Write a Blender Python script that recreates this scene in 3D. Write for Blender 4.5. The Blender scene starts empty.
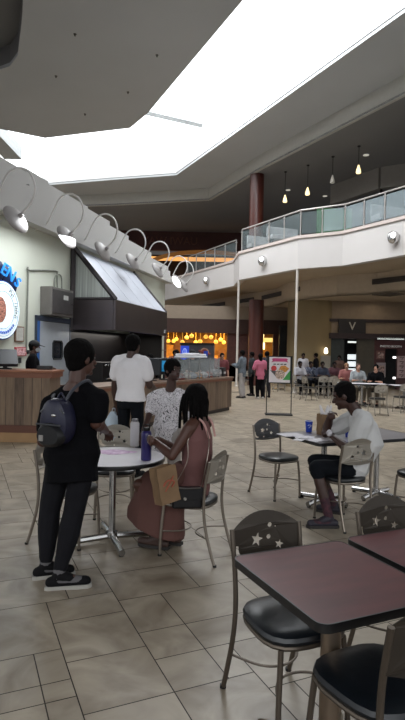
import bpy, bmesh, math, random
from mathutils import Vector as V, Matrix, noise
random.seed(7)
sc = bpy.context.scene
col = sc.collection
R = math.radians

# ------------------------------------------------------------------ camera, sky, light, exposure
F0, EYE, PITCH, ROLL = 540.0, 1.65, R(-0.85), R(1.2)
Fw = V((0, math.cos(PITCH), math.sin(PITCH))); Up = V((0, -math.sin(PITCH), math.cos(PITCH))); Rt = V((1, 0, 0))
cu = Up * math.cos(ROLL) - Rt * math.sin(ROLL); cr = Rt * math.cos(ROLL) + Up * math.sin(ROLL)
cd = bpy.data.cameras.new('camera'); cam = bpy.data.objects.new('camera', cd); col.objects.link(cam)
cam.matrix_world = Matrix((( cr.x, cu.x, -Fw.x, 0), (cr.y, cu.y, -Fw.y, 0), (cr.z, cu.z, -Fw.z, EYE), (0, 0, 0, 1)))
cd.sensor_fit = 'VERTICAL'; cd.sensor_height = 36; cd.lens = F0 / 720 * 36
cd.clip_start = .05; cd.clip_end = 500
sc.camera = cam
sc.view_settings.view_transform = 'Standard'; sc.view_settings.look = 'None'
sc.view_settings.exposure = 0.12; sc.view_settings.gamma = 1.0; sc.view_settings.use_curve_mapping = False
SKY = 3.2; LOW = .30
w = bpy.data.worlds.new('overcast_sky'); sc.world = w; w.use_nodes = True
nt = w.node_tree; nt.nodes.clear()
tc = nt.nodes.new('ShaderNodeTexCoord'); sx = nt.nodes.new('ShaderNodeSeparateXYZ'); rp = nt.nodes.new('ShaderNodeValToRGB')
bg = nt.nodes.new('ShaderNodeBackground'); ow = nt.nodes.new('ShaderNodeOutputWorld')
nt.links.new(tc.outputs['Generated'], sx.inputs[0]); nt.links.new(sx.outputs['Z'], rp.inputs[0])
nt.links.new(rp.outputs[0], bg.inputs[0]); nt.links.new(bg.outputs[0], ow.inputs[0])
k = LOW / SKY
rp.color_ramp.elements[0].position = .10; rp.color_ramp.elements[0].color = (k, k, k * 1.04, 1)
rp.color_ramp.elements[1].position = .26; rp.color_ramp.elements[1].color = (.95, .98, 1, 1)
bg.inputs[1].default_value = SKY
def area(name, loc, sx_, sy_, power, color=(1, 1, 1), rot=(0, 0, 0)):
    l = bpy.data.lights.new(name, 'AREA'); l.shape = 'RECTANGLE'; l.size = sx_; l.size_y = sy_; l.energy = power; l.color = color
    o = bpy.data.objects.new(name, l); o.location = loc; o.rotation_euler = rot; col.objects.link(o); return o
# daylight pouring through the skylight (lies above the opening, follows its long axis)
area('skylight_daylight', (.9, 18.5, 13.2), 5.5, 15, 1900, (.95, .98, 1), (0, 0, R(25)))
# added fill lamps without fixtures, the first beneath the balcony soffit
area('soffit_fill', (6.5, 24.0, 4.2), 6, 2, 30, (1, .86, .68), (0, 0, R(35)))
area('hood_fill', (-2.55, 14.6, 2.08), .5, 3, 14, (1, .95, .88), (0, 0, R(-14)))  # added fill under the hood, no fixture stands there
area('kitchen_fill', (-2.9, 10.6, 4.0), .6, 2.2, 55, (.92, .96, 1), (0, 0, R(-14)))  # unseen lamp added to brighten the kiosk wall and door

# ------------------------------------------------------------------ pixel helpers (rays of the photograph's camera into the place)
EY = V((0, 0, EYE))
def ray(px, py): return Fw + cr * ((px - 202.5) / F0) + cu * ((360 - py) / F0)
def PZ(px, py, z=0.0):
    d = ray(px, py); return EY + d * ((z - EYE) / d.z)
def PY(px, py, y):
    d = ray(px, py); return EY + d * (y / d.y)

# ------------------------------------------------------------------ materials
MATS = {}
def lin(h):
    h = h.lstrip('#'); c = [int(h[i:i + 2], 16) / 255 for i in (0, 2, 4)]
    return tuple((x / 12.92 if x <= .04045 else ((x + .055) / 1.055) ** 2.4) for x in c) + (1,)
def mat(name, hexc, rough=.6, metal=0, var=.12, scale=6, stretch=(1, 1, 1), bump=0, spec=.5, emit=0, emitc=None, alpha=1, trans=0, hex2=None):
    if name in MATS: return MATS[name]
    m = bpy.data.materials.new(name); m.use_nodes = True; t = m.node_tree; b = t.nodes['Principled BSDF']
    c = lin(hexc)
    g = t.nodes.new('ShaderNodeTexCoord'); mp = t.nodes.new('ShaderNodeMapping'); n = t.nodes.new('ShaderNodeTexNoise'); r = t.nodes.new('ShaderNodeValToRGB')
    t.links.new(g.outputs['Object'], mp.inputs[0]); mp.inputs['Scale'].default_value = stretch
    t.links.new(mp.outputs[0], n.inputs[0]); n.inputs['Scale'].default_value = scale; n.inputs['Detail'].default_value = 5
    t.links.new(n.outputs[0], r.inputs[0])
    c2 = lin(hex2) if hex2 else c
    r.color_ramp.elements[0].position = .3; r.color_ramp.elements[1].position = .7
    r.color_ramp.elements[0].color = tuple(x * (1 - var) for x in c[:3]) + (1,)
    r.color_ramp.elements[1].color = tuple(min(1, x * (1 + var)) for x in c2[:3]) + (1,)
    t.links.new(r.outputs[0], b.inputs['Base Color'])
    b.inputs['Roughness'].default_value = rough; b.inputs['Metallic'].default_value = metal
    b.inputs['Specular IOR Level'].default_value = spec
    if bump:
        bp = t.nodes.new('ShaderNodeBump'); bp.inputs['Strength'].default_value = bump; bp.inputs['Distance'].default_value = .01
        t.links.new(n.outputs[0], bp.inputs['Height']); t.links.new(bp.outputs[0], b.inputs['Normal'])
    if emit:
        b.inputs['Emission Color'].default_value = lin(emitc or hexc); b.inputs['Emission Strength'].default_value = emit
    if alpha < 1: b.inputs['Alpha'].default_value = alpha
    if trans: b.inputs['Transmission Weight'].default_value = trans
    MATS[name] = m; return m
def glassm(name, tint='#dfe8e8', a=.25):
    if name in MATS: return MATS[name]
    m = bpy.data.materials.new(name); m.use_nodes = True; t = m.node_tree; t.nodes.clear()
    o = t.nodes.new('ShaderNodeOutputMaterial'); mx = t.nodes.new('ShaderNodeMixShader'); tr = t.nodes.new('ShaderNodeBsdfTransparent')
    gl = t.nodes.new('ShaderNodeBsdfPrincipled'); gl.inputs['Base Color'].default_value = lin(tint); gl.inputs['Roughness'].default_value = .08
    mx.inputs[0].default_value = a
    t.links.new(tr.outputs[0], mx.inputs[1]); t.links.new(gl.outputs[0], mx.inputs[2]); t.links.new(mx.outputs[0], o.inputs[0])
    MATS[name] = m; return m

def tile_mat():
    m = bpy.data.materials.new('stone_tile'); m.use_nodes = True; t = m.node_tree; b = t.nodes['Principled BSDF']
    at = t.nodes.new('ShaderNodeAttribute'); at.attribute_name = 'tint'
    g = t.nodes.new('ShaderNodeTexCoord'); va = t.nodes.new('ShaderNodeVectorMath'); va.operation = 'MULTIPLY_ADD'
    t.links.new(at.outputs['Color'], va.inputs[0]); va.inputs[1].default_value = (37, 53, 29); t.links.new(g.outputs['Object'], va.inputs[2])
    n = t.nodes.new('ShaderNodeTexNoise'); n.inputs['Scale'].default_value = 2.6; n.inputs['Detail'].default_value = 7; n.inputs['Distortion'].default_value = 1.2
    t.links.new(va.outputs[0], n.inputs[0])
    r = t.nodes.new('ShaderNodeValToRGB'); t.links.new(n.outputs[0], r.inputs[0])
    r.color_ramp.elements[0].position = .3; r.color_ramp.elements[0].color = lin('#887b6b')
    r.color_ramp.elements[1].position = .68; r.color_ramp.elements[1].color = lin('#b9ad9c')
    mx = t.nodes.new('ShaderNodeMix'); mx.data_type = 'RGBA'; mx.blend_type = 'MULTIPLY'; mx.inputs[0].default_value = 1
    r2 = t.nodes.new('ShaderNodeValToRGB'); t.links.new(at.outputs['Fac'], r2.inputs[0])
    r2.color_ramp.elements[0].color = (.84, .84, .83, 1); r2.color_ramp.elements[1].color = (1, .99, .96, 1)
    t.links.new(r.outputs[0], mx.inputs[6]); t.links.new(r2.outputs[0], mx.inputs[7]); t.links.new(mx.outputs[2], b.inputs['Base Color'])
    b.inputs['Roughness'].default_value = .36; b.inputs['Specular IOR Level'].default_value = .45
    bp = t.nodes.new('ShaderNodeBump'); bp.inputs['Strength'].default_value = .12; bp.inputs['Distance'].default_value = .01
    t.links.new(n.outputs[0], bp.inputs['Height']); t.links.new(bp.outputs[0], b.inputs['Normal'])
    return m
M_TILE = tile_mat()
def plank_mat(name, c1, c2, width, axis='X', rough=.6):
    """vertical boards: a tone per board and a thin dark joint"""
    if name in MATS: return MATS[name]
    m = bpy.data.materials.new(name); m.use_nodes = True; t = m.node_tree; b = t.nodes['Principled BSDF']
    g = t.nodes.new('ShaderNodeTexCoord'); s = t.nodes.new('ShaderNodeSeparateXYZ'); t.links.new(g.outputs['Object'], s.inputs[0])
    d = t.nodes.new('ShaderNodeMath'); d.operation = 'DIVIDE'; t.links.new(s.outputs[axis], d.inputs[0]); d.inputs[1].default_value = width
    fl = t.nodes.new('ShaderNodeMath'); fl.operation = 'FLOOR'; t.links.new(d.outputs[0], fl.inputs[0])
    wn = t.nodes.new('ShaderNodeTexWhiteNoise'); wn.noise_dimensions = '1D'; t.links.new(fl.outputs[0], wn.inputs['W'])
    fr = t.nodes.new('ShaderNodeMath'); fr.operation = 'FRACT'; t.links.new(d.outputs[0], fr.inputs[0])
    lt = t.nodes.new('ShaderNodeMath'); lt.operation = 'GREATER_THAN'; t.links.new(fr.outputs[0], lt.inputs[0]); lt.inputs[1].default_value = .045
    n = t.nodes.new('ShaderNodeTexNoise'); mp = t.nodes.new('ShaderNodeMapping'); mp.inputs['Scale'].default_value = (9, 9, .9)
    t.links.new(g.outputs['Object'], mp.inputs[0]); t.links.new(mp.outputs[0], n.inputs[0]); n.inputs['Scale'].default_value = 3; n.inputs['Detail'].default_value = 6
    ad = t.nodes.new('ShaderNodeMath'); ad.operation = 'MULTIPLY_ADD'; t.links.new(wn.outputs['Value'], ad.inputs[0]); ad.inputs[1].default_value = .6
    sb = t.nodes.new('ShaderNodeMath'); sb.operation = 'MULTIPLY_ADD'; t.links.new(n.outputs[0], sb.inputs[0]); sb.inputs[1].default_value = 1.2; sb.inputs[2].default_value = -.4
    t.links.new(sb.outputs[0], ad.inputs[2])
    r = t.nodes.new('ShaderNodeValToRGB'); t.links.new(ad.outputs[0], r.inputs[0])
    r.color_ramp.elements[0].color = lin(c1); r.color_ramp.elements[1].color = lin(c2)
    mx = t.nodes.new('ShaderNodeMix'); mx.data_type = 'RGBA'; t.links.new(lt.outputs[0], mx.inputs[0])
    mx.inputs[6].default_value = tuple(x * .35 for x in lin(c1)[:3]) + (1,); t.links.new(r.outputs[0], mx.inputs[7])
    t.links.new(mx.outputs[2], b.inputs['Base Color']); b.inputs['Roughness'].default_value = rough
    MATS[name] = m; return m
def print_mat(name, base, ink, scale=16, thr=.5):
    """cloth with an all-over ink print"""
    if name in MATS: return MATS[name]
    m = bpy.data.materials.new(name); m.use_nodes = True; t = m.node_tree; b = t.nodes['Principled BSDF']
    g = t.nodes.new('ShaderNodeTexCoord'); v = t.nodes.new('ShaderNodeTexNoise'); v.inputs['Scale'].default_value = scale; v.inputs['Detail'].default_value = 2; v.inputs['Distortion'].default_value = 3.5
    t.links.new(g.outputs['Object'], v.inputs[0]); r = t.nodes.new('ShaderNodeValToRGB'); t.links.new(v.outputs[0], r.inputs[0])
    e = r.color_ramp; e.interpolation = 'CONSTANT'; e.elements[0].color = lin(base); e.elements[1].position = thr; e.elements[1].color = lin(ink)
    x = e.elements.new(thr + .032); x.color = lin(base); x = e.elements.new(thr + .13); x.color = lin(ink); x = e.elements.new(thr + .15); x.color = lin(base)
    t.links.new(r.outputs[0], b.inputs['Base Color']); b.inputs['Roughness'].default_value = .85; MATS[name] = m; return m

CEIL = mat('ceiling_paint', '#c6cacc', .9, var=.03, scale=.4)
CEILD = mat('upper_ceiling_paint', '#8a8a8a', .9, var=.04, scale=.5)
WHITE = mat('white_plaster', '#d2cecc', .8, var=.03, scale=.7)
BEIGE = mat('beige_plaster', '#b3a48f', .85, var=.05, scale=.6)
KWALL = mat('kiosk_wall_paint', '#c9cdc0', .6, var=.03, scale=.7)
KCORN = mat('kiosk_cornice_paint', '#c7c6c4', .7, var=.03, scale=.7)
BROWN = mat('brown_fascia', '#4c2a25', .6, var=.15, scale=1.5)
REDBR = mat('column_laminate', '#4f261f', .35, var=.15, scale=2, stretch=(1, 1, .2))
STEEL = mat('brushed_steel', '#b9bcc0', .28, 1, var=.08, scale=4, stretch=(12, 12, .5))
CHROME = mat('chrome_tube', '#aaa9a8', .22, 1, var=.05)
PEWTER = mat('pewter_tube', '#82796f', .38, .85, var=.08)
DARKT = mat('shaded_pewter_tube', '#5f564d', .42, .7, var=.1)  # pewter made darker in its colour for the backlit near chairs
PANEL_L = mat('pale_back_metal', '#a39d93', .42, .6, var=.05)
PANEL_M = mat('grey_back_metal', '#5d5d60', .45, .5, var=.06)  # grey copy of the back metal, shade put into the colour
PANEL_D = mat('shaded_back_metal', '#3a332c', .5, .4, var=.1)  # backlit shade put into the colour of the near chair backs
VINYL = mat('black_vinyl', '#17191b', .38, 0, var=.15, scale=20, bump=.1)
VINYLB = mat('blue_black_vinyl', '#151a20', .33, 0, var=.15, scale=20, bump=.1)
MAHOG = mat('mahogany_laminate', '#562226', .33, 0, var=.16, scale=3, stretch=(1, 4, 1), hex2='#5e282a', spec=.25)
BLACKE = mat('black_edge', '#101012', .3, 0, var=.1)
WLAM = mat('white_laminate', '#e6e2e8', .35, 0, var=.03, scale=8)
BLACK = mat('matte_black', '#0f0f11', .6, var=.2)
KBLACK = mat('kitchen_black_steel', '#201c1b', .45, .3, var=.3, scale=2)
SKIN = mat('brown_skin', '#4e3127', .5, var=.1, scale=9)
SKIND = mat('deep_brown_skin', '#3c251e', .5, var=.1, scale=9)
SKINL = mat('light_skin', '#b98d78', .5, var=.08, scale=9)
HAIR = mat('black_hair', '#0b0909', .9, var=.35, scale=60, bump=.6, spec=.12)
HAIRB = mat('brown_hair', '#4a2f22', .7, var=.3, scale=40, bump=.5)
EYEW = mat('eye_white', '#8f8984', .3, var=.02); LIP = mat('lip', '#5b302b', .5, var=.05)

# ------------------------------------------------------------------ mesh builder
def basis(d, ref=None):
    d = d.normalized(); r = ref or (V((0, 0, 1)) if abs(d.z) < .9 else V((1, 0, 0)))
    x = r.cross(d)
    if x.length < 1e-6: x = V((1, 0, 0)).cross(d) if abs(d.x) < .9 else V((0, 1, 0)).cross(d)
    x.normalize(); return x, d.cross(x)
class MB:
    def __init__(s): s.v = []; s.f = []; s.m = []; s.cur = 0
    def add(s, vs, fs):
        k = len(s.v); s.v += [V(p) for p in vs]; s.f += [[i + k for i in f] for f in fs]; s.m += [s.cur] * len(fs); return s
    def box(s, a, b, rz=0, piv=None):
        (x0, y0, z0), (x1, y1, z1) = a, b
        vs = [V(p) for p in ((x0, y0, z0), (x1, y0, z0), (x1, y1, z0), (x0, y1, z0), (x0, y0, z1), (x1, y0, z1), (x1, y1, z1), (x0, y1, z1))]
        if rz:
            c = V(piv or ((x0 + x1) / 2, (y0 + y1) / 2, 0)); q = Matrix.Rotation(rz, 3, 'Z'); vs = [q @ (p - c) + c for p in vs]
        return s.add(vs, [(0, 3, 2, 1), (4, 5, 6, 7), (0, 1, 5, 4), (1, 2, 6, 5), (2, 3, 7, 6), (3, 0, 4, 7)])
    def rings(s, rs, cap=True):
        n = len(rs[0]); vs = [p for r in rs for p in r]; fs = []
        for i in range(len(rs) - 1):
            for j in range(n): fs.append((i * n + j, i * n + (j + 1) % n, (i + 1) * n + (j + 1) % n, (i + 1) * n + j))
        if cap: fs.append(tuple(reversed(range(n)))); fs.append(tuple(range((len(rs) - 1) * n, len(rs) * n)))
        return s.add(vs, fs)
    def tube(s, pts, r, seg=8, smooth=0, closed=False):
        pts = [V(p) for p in pts]
        if smooth: pts = spline(pts, smooth, closed)
        if closed: pts = pts + [pts[0]]
        rr = r if isinstance(r, (list, tuple)) else [r] * len(pts)
        if len(rr) != len(pts): rr = [rr[0] + (rr[-1] - rr[0]) * i / (len(pts) - 1) for i in range(len(pts))]
        ref = None; out = []
        for i, p in enumerate(pts):
            d = (pts[min(i + 1, len(pts) - 1)] - pts[max(i - 1, 0)])
            if closed and i in (0, len(pts) - 1): d = pts[1] - pts[-2]
            if d.length < 1e-9: d = V((0, 0, 1))
            d.normalize()
            if ref is None: x, y = basis(d)
            else:
                x = ref - d * ref.dot(d)
                if x.length < 1e-6: x, _ = basis(d)
                x.normalize(); y = d.cross(x)
            ref = x
            out.append([p + (x * math.cos(a) + y * math.sin(a)) * rr[i] for a in [2 * math.pi * j / seg for j in range(seg)]])
        return s.rings(out, not closed)
    def lathe(s, prof, c=(0, 0, 0), seg=20, axis=(0, 0, 1), cap=True):
        x, y = basis(V(axis)); a_ = V(axis).normalized(); c = V(c)
        return s.rings([[c + a_ * z + (x * math.cos(a) + y * math.sin(a)) * max(r, 1e-4) for a in [2 * math.pi * j / seg for j in range(seg)]] for r, z in prof], cap)
    def ell(s, c, rad, X=None, Y=None, Z=None, n=12, m=8):
        X = X or V((1, 0, 0)); Y = Y or V((0, 1, 0)); Z = Z or V((0, 0, 1)); c = V(c); rs = []
        for i in range(m + 1):
            t = math.pi * (i + .02 if i == 0 else (i - .02 if i == m else i)) / m
            rs.append([c + X * (rad[0] * math.sin(t) * math.cos(a)) + Y * (rad[1] * math.sin(t) * math.sin(a)) - Z * (rad[2] * math.cos(t)) for a in [2 * math.pi * j / n for j in range(n)]])
        return s.rings(rs)
    def cap(s, p0, p1, r0, r1=None, flat=None, seg=10):
        """tapered capsule; flat=(axis, k) squashes the section across axis"""
        p0, p1 = V(p0), V(p1); r1 = r0 if r1 is None else r1; d = p1 - p0
        if d.length < 1e-5: d = V((0, 0, 1)) * 1e-4
        dn = d.normalized()
        if flat: x = V(flat[0]) - dn * V(flat[0]).dot(dn); x.normalize(); y = dn.cross(x); kx = flat[1]
        else: x, y = basis(dn); kx = 1
        rs = []
        st = [(-math.cos(t), math.sin(t), 0) for t in (.08, .5, 1.0)] + [(0, 1, q) for q in (0, .33, .66, 1)] + [(math.cos(t), math.sin(t), 1) for t in (1.0, .5, .08)]
        for h, k, q in st:
            r = r0 + (r1 - r0) * q; c = p0 + d * q + dn * (h * r)
            rs.append([c + (x * math.cos(a) * kx + y * math.sin(a)) * (k * r) for a in [2 * math.pi * j / seg for j in range(seg)]])
        return s.rings(rs)
    def loft(s, secs, seg=20):
        """secs: (centre, half width, half depth, X axis, Y axis)"""
        return s.rings([[V(c) + X * (a * math.cos(t)) + Y * (b * math.sin(t)) for t in [2 * math.pi * j / seg for j in range(seg)]] for c, a, b, X, Y in secs])
    def prism(s, poly, z0, z1):
        n = len(poly); vs = [V((x, y, z0)) for x, y in poly] + [V((x, y, z1)) for x, y in poly]
        return s.add(vs, [tuple(reversed(range(n))), tuple(range(n, 2 * n))] + [(i, (i + 1) % n, n + (i + 1) % n, n + i) for i in range(n)])
    def wall(s, pts, z0, z1, th=.1):
        """vertical strip following a plan polyline"""
        for a, b in zip(pts[:-1], pts[1:]):
            a, b = V((a[0], a[1])), V((b[0], b[1])); d = (b - a).normalized(); n = V((-d.y, d.x)) * th
            q = [a, b, b + n, a + n]
            if n.x * d.y - n.y * d.x > 0: q = [a, a + n, b + n, b]
            s.prism([(p.x, p.y) for p in q], z0, z1)
        return s
    def xf(s, M):
        s.v = [M @ p for p in s.v]; return s
    def mesh(s, name, mats, smooth=False):
        me = bpy.data.meshes.new(name); me.from_pydata([tuple(p) for p in s.v], [], s.f)
        for m in (mats if isinstance(mats, (list, tuple)) else [mats]): me.materials.append(m)
        for p, mi in zip(me.polygons, s.m): p.material_index = mi
        bm = bmesh.new(); bm.from_mesh(me); bmesh.ops.recalc_face_normals(bm, faces=bm.faces); bm.to_mesh(me); bm.free()
        if smooth:
            for p in me.polygons: p.use_smooth = True
            if smooth != 'all':
                try: me.set_sharp_from_angle(angle=R(40))
                except Exception: pass
        return me
    def build(s, name, mats, parent=None, smooth=True, bevel=0, loc=None):
        o = bpy.data.objects.new(name, s.mesh(name, mats, smooth)); col.objects.link(o)
        if parent: o.parent = parent
        if loc: o.location = loc
        if bevel:
            b = o.modifiers.new('bevel', 'BEVEL'); b.width = bevel; b.segments = 2; b.limit_method = 'ANGLE'
        return o
def spline(p, k=6, closed=False):
    n = len(p); out = []
    rng = range(n if closed else n - 1)
    for i in rng:
        a, b, c, d = (p[(i - 1) % n], p[i], p[(i + 1) % n], p[(i + 2) % n]) if closed else (p[max(i - 1, 0)], p[i], p[i + 1], p[min(i + 2, n - 1)])
        for j in range(k):
            t = j / k
            out.append(.5 * ((2 * b) + (c - a) * t + (2 * a - 5 * b + 4 * c - d) * t * t + (3 * b - a - 3 * c + d) * t ** 3))
    if not closed: out.append(p[-1])
    return out
def bake(o):
    dg = bpy.context.evaluated_depsgraph_get(); me = bpy.data.meshes.new_from_object(o.evaluated_get(dg)); return me
def flat(outer, holes, th):
    """flat plate with real openings, in the XY plane, centred in z"""
    c = bpy.data.curves.new('t', 'CURVE'); c.dimensions = '2D'; c.fill_mode = 'BOTH'; c.extrude = th / 2
    for poly in [outer] + holes:
        sp = c.splines.new('POLY'); sp.points.add(len(poly) - 1); sp.use_cyclic_u = True
        for i, q in enumerate(poly): sp.points[i].co = (q[0], q[1], 0, 1)
    o = bpy.data.objects.new('t', c); col.objects.link(o); me = bake(o); bpy.data.objects.remove(o); bpy.data.curves.remove(c)
    return me
def obj_from(me, name, m, parent=None, M=None):
    if M: me.transform(M)
    me.materials.clear(); me.materials.append(m); me.name = name
    o = bpy.data.objects.new(name, me); col.objects.link(o); o.parent = parent; return o
def text(s, size, th, name, m, parent=None, M=None, shear=0):
    c = bpy.data.curves.new('t', 'FONT'); c.body = s; c.size = size; c.extrude = th; c.align_x = 'CENTER'; c.align_y = 'CENTER'; c.shear = shear; c.resolution_u = 3
    o = bpy.data.objects.new('t', c); col.objects.link(o); me = bake(o); bpy.data.objects.remove(o); bpy.data.curves.remove(c)
    return obj_from(me, name, m, parent, M)
UPR = Matrix.Rotation(R(90), 4, 'X')       # XY drawing -> stands upright facing -Y
def thing(name, label, cat, loc=(0, 0, 0), rz=0, group=None):
    o = bpy.data.objects.new(name, None); col.objects.link(o); o.location = loc; o.rotation_euler = (0, 0, rz); o.empty_display_size = .1
    o['label'] = label; o['category'] = cat
    if group: o['group'] = group
    return o
def tag(o, label, cat, group=None, kind=None):
    o['label'] = label; o['category'] = cat
    if group: o['group'] = group
    if kind: o['kind'] = kind
    return o
def struct(o): o['kind'] = 'structure'; return o
def dup(t, loc, rz, label, group=None, rot=None):
    r = t.copy(); col.objects.link(r); r.location = loc; r.rotation_euler = (0, 0, rz); r['label'] = label
    if group: r['group'] = group
    for ch in list(t.children):
        c = ch.copy(); col.objects.link(c); c.parent = r
        for g in list(ch.children):
            d = g.copy(); col.objects.link(d); d.parent = c
    return r
def circ(cx, cy, r, n=14): return [(cx + r * math.cos(2 * math.pi * i / n), cy + r * math.sin(2 * math.pi * i / n)) for i in range(n)]
def star(cx, cy, r, rot=0, n=5, k=.42): return [(cx + (r if i % 2 == 0 else r * k) * math.sin(math.pi * i / n + rot), cy + (r if i % 2 == 0 else r * k) * math.cos(math.pi * i / n + rot)) for i in range(2 * n)]

# ------------------------------------------------------------------ floor: modular stone tiles laid on grout
A = R(24.0); ca, sa = math.cos(A), math.sin(A)
def UVtoW(u, v): return (u * ca - v * sa, u * sa + v * ca)
def build_floor():
    g = .147; taken = set(); quads = []
    sizes = [(3, 3), (3, 2), (2, 2), (2, 3), (2, 1), (1, 2), (1, 1), (3, 1), (4, 3)]
    fixed = [(0, 0, 3, 3), (0, 3, 3, 3), (0, 6, 3, 2), (3, 0, 2, 2), (3, 2, 2, 2), (-1, 2, 1, 2), (-3, 2, 2, 2), (3, 4, 2, 3), (-3, 4, 3, 4), (5, 2, 3, 2), (3, -3, 3, 3), (0, -3, 3, 3)]
    def put(i, j, w_, h_):
        for a in range(w_):
            for b in range(h_): taken.add((i + a, j + b))
        quads.append((i, j, w_, h_))
    for q in fixed:
        if all((q[0] + a, q[1] + b) not in taken for a in range(q[2]) for b in range(q[3])): put(*q)
    rnd = random.Random(3)
    for j in range(-20, 150):
        for i in range(-40, 140):
            if (i, j) in taken: continue
            x, y = UVtoW(.52 + g * i, 2.41 + g * j)
            if not (-8 < x < 9 and -1.2 < y < 22.3): continue
            if abs(x) > .46 * y + 1.6: continue
            opts = sizes[:]; rnd.shuffle(opts); opts.sort(key=lambda q: -q[0] * q[1] * rnd.uniform(.3, 1))
            for w_, h_ in opts + [(1, 1)]:
                if all((i + a, j + b) not in taken for a in range(w_) for b in range(h_)): put(i, j, w_, h_); break
    vs, fs, cols = [], [], []
    e = .003
    for i, j, w_, h_ in quads:
        u0, v0 = .52 + g * i + e, 2.41 + g * j + e; u1, v1 = u0 + g * w_ - 2 * e, v0 + g * h_ - 2 * e
        k = len(vs)
        for u, v in ((u0, v0), (u1, v0), (u1, v1), (u0, v1)): x, y = UVtoW(u, v); vs.append((x, y, 0))
        fs.append((k, k + 1, k + 2, k + 3)); cols.append((rnd.random(), rnd.random(), rnd.random(), 1))
    nt_ = len(fs)
    # large field of the same stone beyond the close area, a hair lower than the near tiles, and grout under them
    k = len(vs); vs += [(-34, -16, -.0025), (36, -16, -.0025), (36, 48, -.0025), (-34, 48, -.0025)]; fs.append((k, k + 1, k + 2, k + 3)); cols.append((.4, .5, .6, 1))
    me = bpy.data.meshes.new('floor'); me.from_pydata(vs, [], fs)
    at = me.color_attributes.new('tint', 'FLOAT_COLOR', 'CORNER'); li = 0
    for f, c in zip(me.polygons, cols):
        for _ in f.vertices: at.data[li].color = c; li += 1
    me.materials.append(M_TILE)
    me.materials.append(mat('grout', '#39332e', .9, var=.1, scale=4))
    me.polygons[nt_].material_index = 1
    o = bpy.data.objects.new('floor', me); col.objects.link(o); struct(o)
    # stone field farther away (joints no longer readable)
    b = MB(); b.box((-34, 22.3, -.002), (36, 48, .0)); q = b.build('floor', M_TILE, smooth=False); struct(q)
    ca_ = q.data.color_attributes.new('tint', 'FLOAT_COLOR', 'CORNER')
    for d_ in ca_.data: d_.color = (.45, .5, .6, 1)
build_floor()

# ------------------------------------------------------------------ main ceiling with the skylight opening
ZC, ZU, ZF, ZS = 11.4, 10.7, 6.6, 5.22
def XY(p): return (p.x, p.y)
def ext(a, b, d):
    a, b = V(a), V(b); return tuple(b + (b - a).normalized() * d)
strip = [XY(PZ(405, 94, ZU)), XY(PZ(260, 169, ZU)), XY(PZ(208.7, 200, ZU)), XY(PZ(110, 205.4, ZU)), XY(PZ(0, 209, ZU))]
strip = [ext(strip[1], strip[0], 22)] + strip + [ext(strip[-2], strip[-1], 22)]
sR = [XY(PZ(405, 12, ZC)), XY(PZ(176.3, 175.2, ZC)), XY(PZ(110, 180, ZC)), XY(PZ(50, 185, ZC))]
sL = [XY(PZ(0, 129, ZC)), XY(PZ(45, 138, ZC)), XY(PZ(130, 128, ZC)), XY(PZ(148, 113, ZC)), XY(PZ(243, 0, ZC))]
sky_hole = [ext(sR[1], sR[0], 5.5)] + sR + [ext(sR[-2], sR[-1], 5)] + [ext(sL[1], sL[0], 3)] + sL + [ext(sL[-2], sL[-1], 5.5)]
cof = [XY(PZ(-70, -50, ZC)), XY(PZ(26, -50, ZC)), XY(PZ(22, 20, ZC)), XY(PZ(18, 55, ZC)), XY(PZ(10, 66, ZC)), XY(PZ(-4, 71, ZC)), XY(PZ(-70, 76, ZC))]
outer = strip + [(-32, -16), (34, -16)]
me = flat(outer, [sky_hole, cof], .12)
o = obj_from(me, 'ceiling', CEIL, None, Matrix.Translation((0, 0, ZC + .06))); struct(o)
b = MB(); b.prism(cof, ZC + .75, ZC + .8); n = len(cof)
for i in range(n): b.wall([cof[i], cof[(i + 1) % n]], ZC + .12, ZC + .78, -.05)
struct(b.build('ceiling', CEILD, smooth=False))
b = MB(); b.wall(strip, ZU, ZC + .12, -.15); struct(b.build('trim_1', mat('cove_paint', '#c4c3bc', .9, var=.03), smooth=False))
# glazing of the skylight with its mullions and the truss seen through it
wn = thing('window_1', 'x', 'x'); del wn['label']; del wn['category']; wn['kind'] = 'structure'
me = flat(sky_hole, [], .02); obj_from(me, 'pane', glassm('skylight_glass', '#ffffff', .06), wn, Matrix.Translation((0, 0, ZC + .45)))
b = MB()
n = len(sky_hole)
for i in range(n): b.wall([sky_hole[i], sky_hole[(i + 1) % n]], ZC + .12, ZC + .45, .04)
b.build('well', mat('skylight_well_paint', '#e9eaea', .8, var=.02), wn, smooth=False)
b = MB()
p, q = PZ(146, 112, ZC + .3), PZ(202, 125, ZC + .3)
dirr = (q - p)
b.tube([p - dirr * .1, q], .13, 4); b.tube([p - dirr * .1 + V((0, 0, .3)), q + V((0, 0, .3))], .05, 6)
p, q = PZ(-20, 132, ZC + .3), PZ(14, 148, ZC + .3); b.box((p.x, p.y, ZC + .15), (q.x, q.y + 1.2, ZC + .8))
b.build('crossbeam', mat('beam_paint', '#c4c9cb', .7, var=.05), wn, smooth=False)
for i, (px, py, nm) in enumerate([(75, 34, 'left of the coffer'), (56, 76, 'near the lower left corner'), (157, 55, 'closest to the skylight edge'), (128, 92, 'beside the skylight corner'), (85, 114, 'just above the skylight tip')]):
    p = PZ(px, py, ZC)
    b = MB(); b.lathe([(.05, 0), (.05, -.01), (.02, -.02), (.02, -.05), (.03, -.055), (.03, -.06)], (0, 0, 0), 12)
    tag(b.build('ceiling_sprinkler', mat('sprinkler_metal', '#55534f', .4, .6), loc=p), 'small dark sprinkler head in the big grey ceiling, the one ' + nm, 'sprinkler', 'sprinkler heads in the near ceiling')

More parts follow.
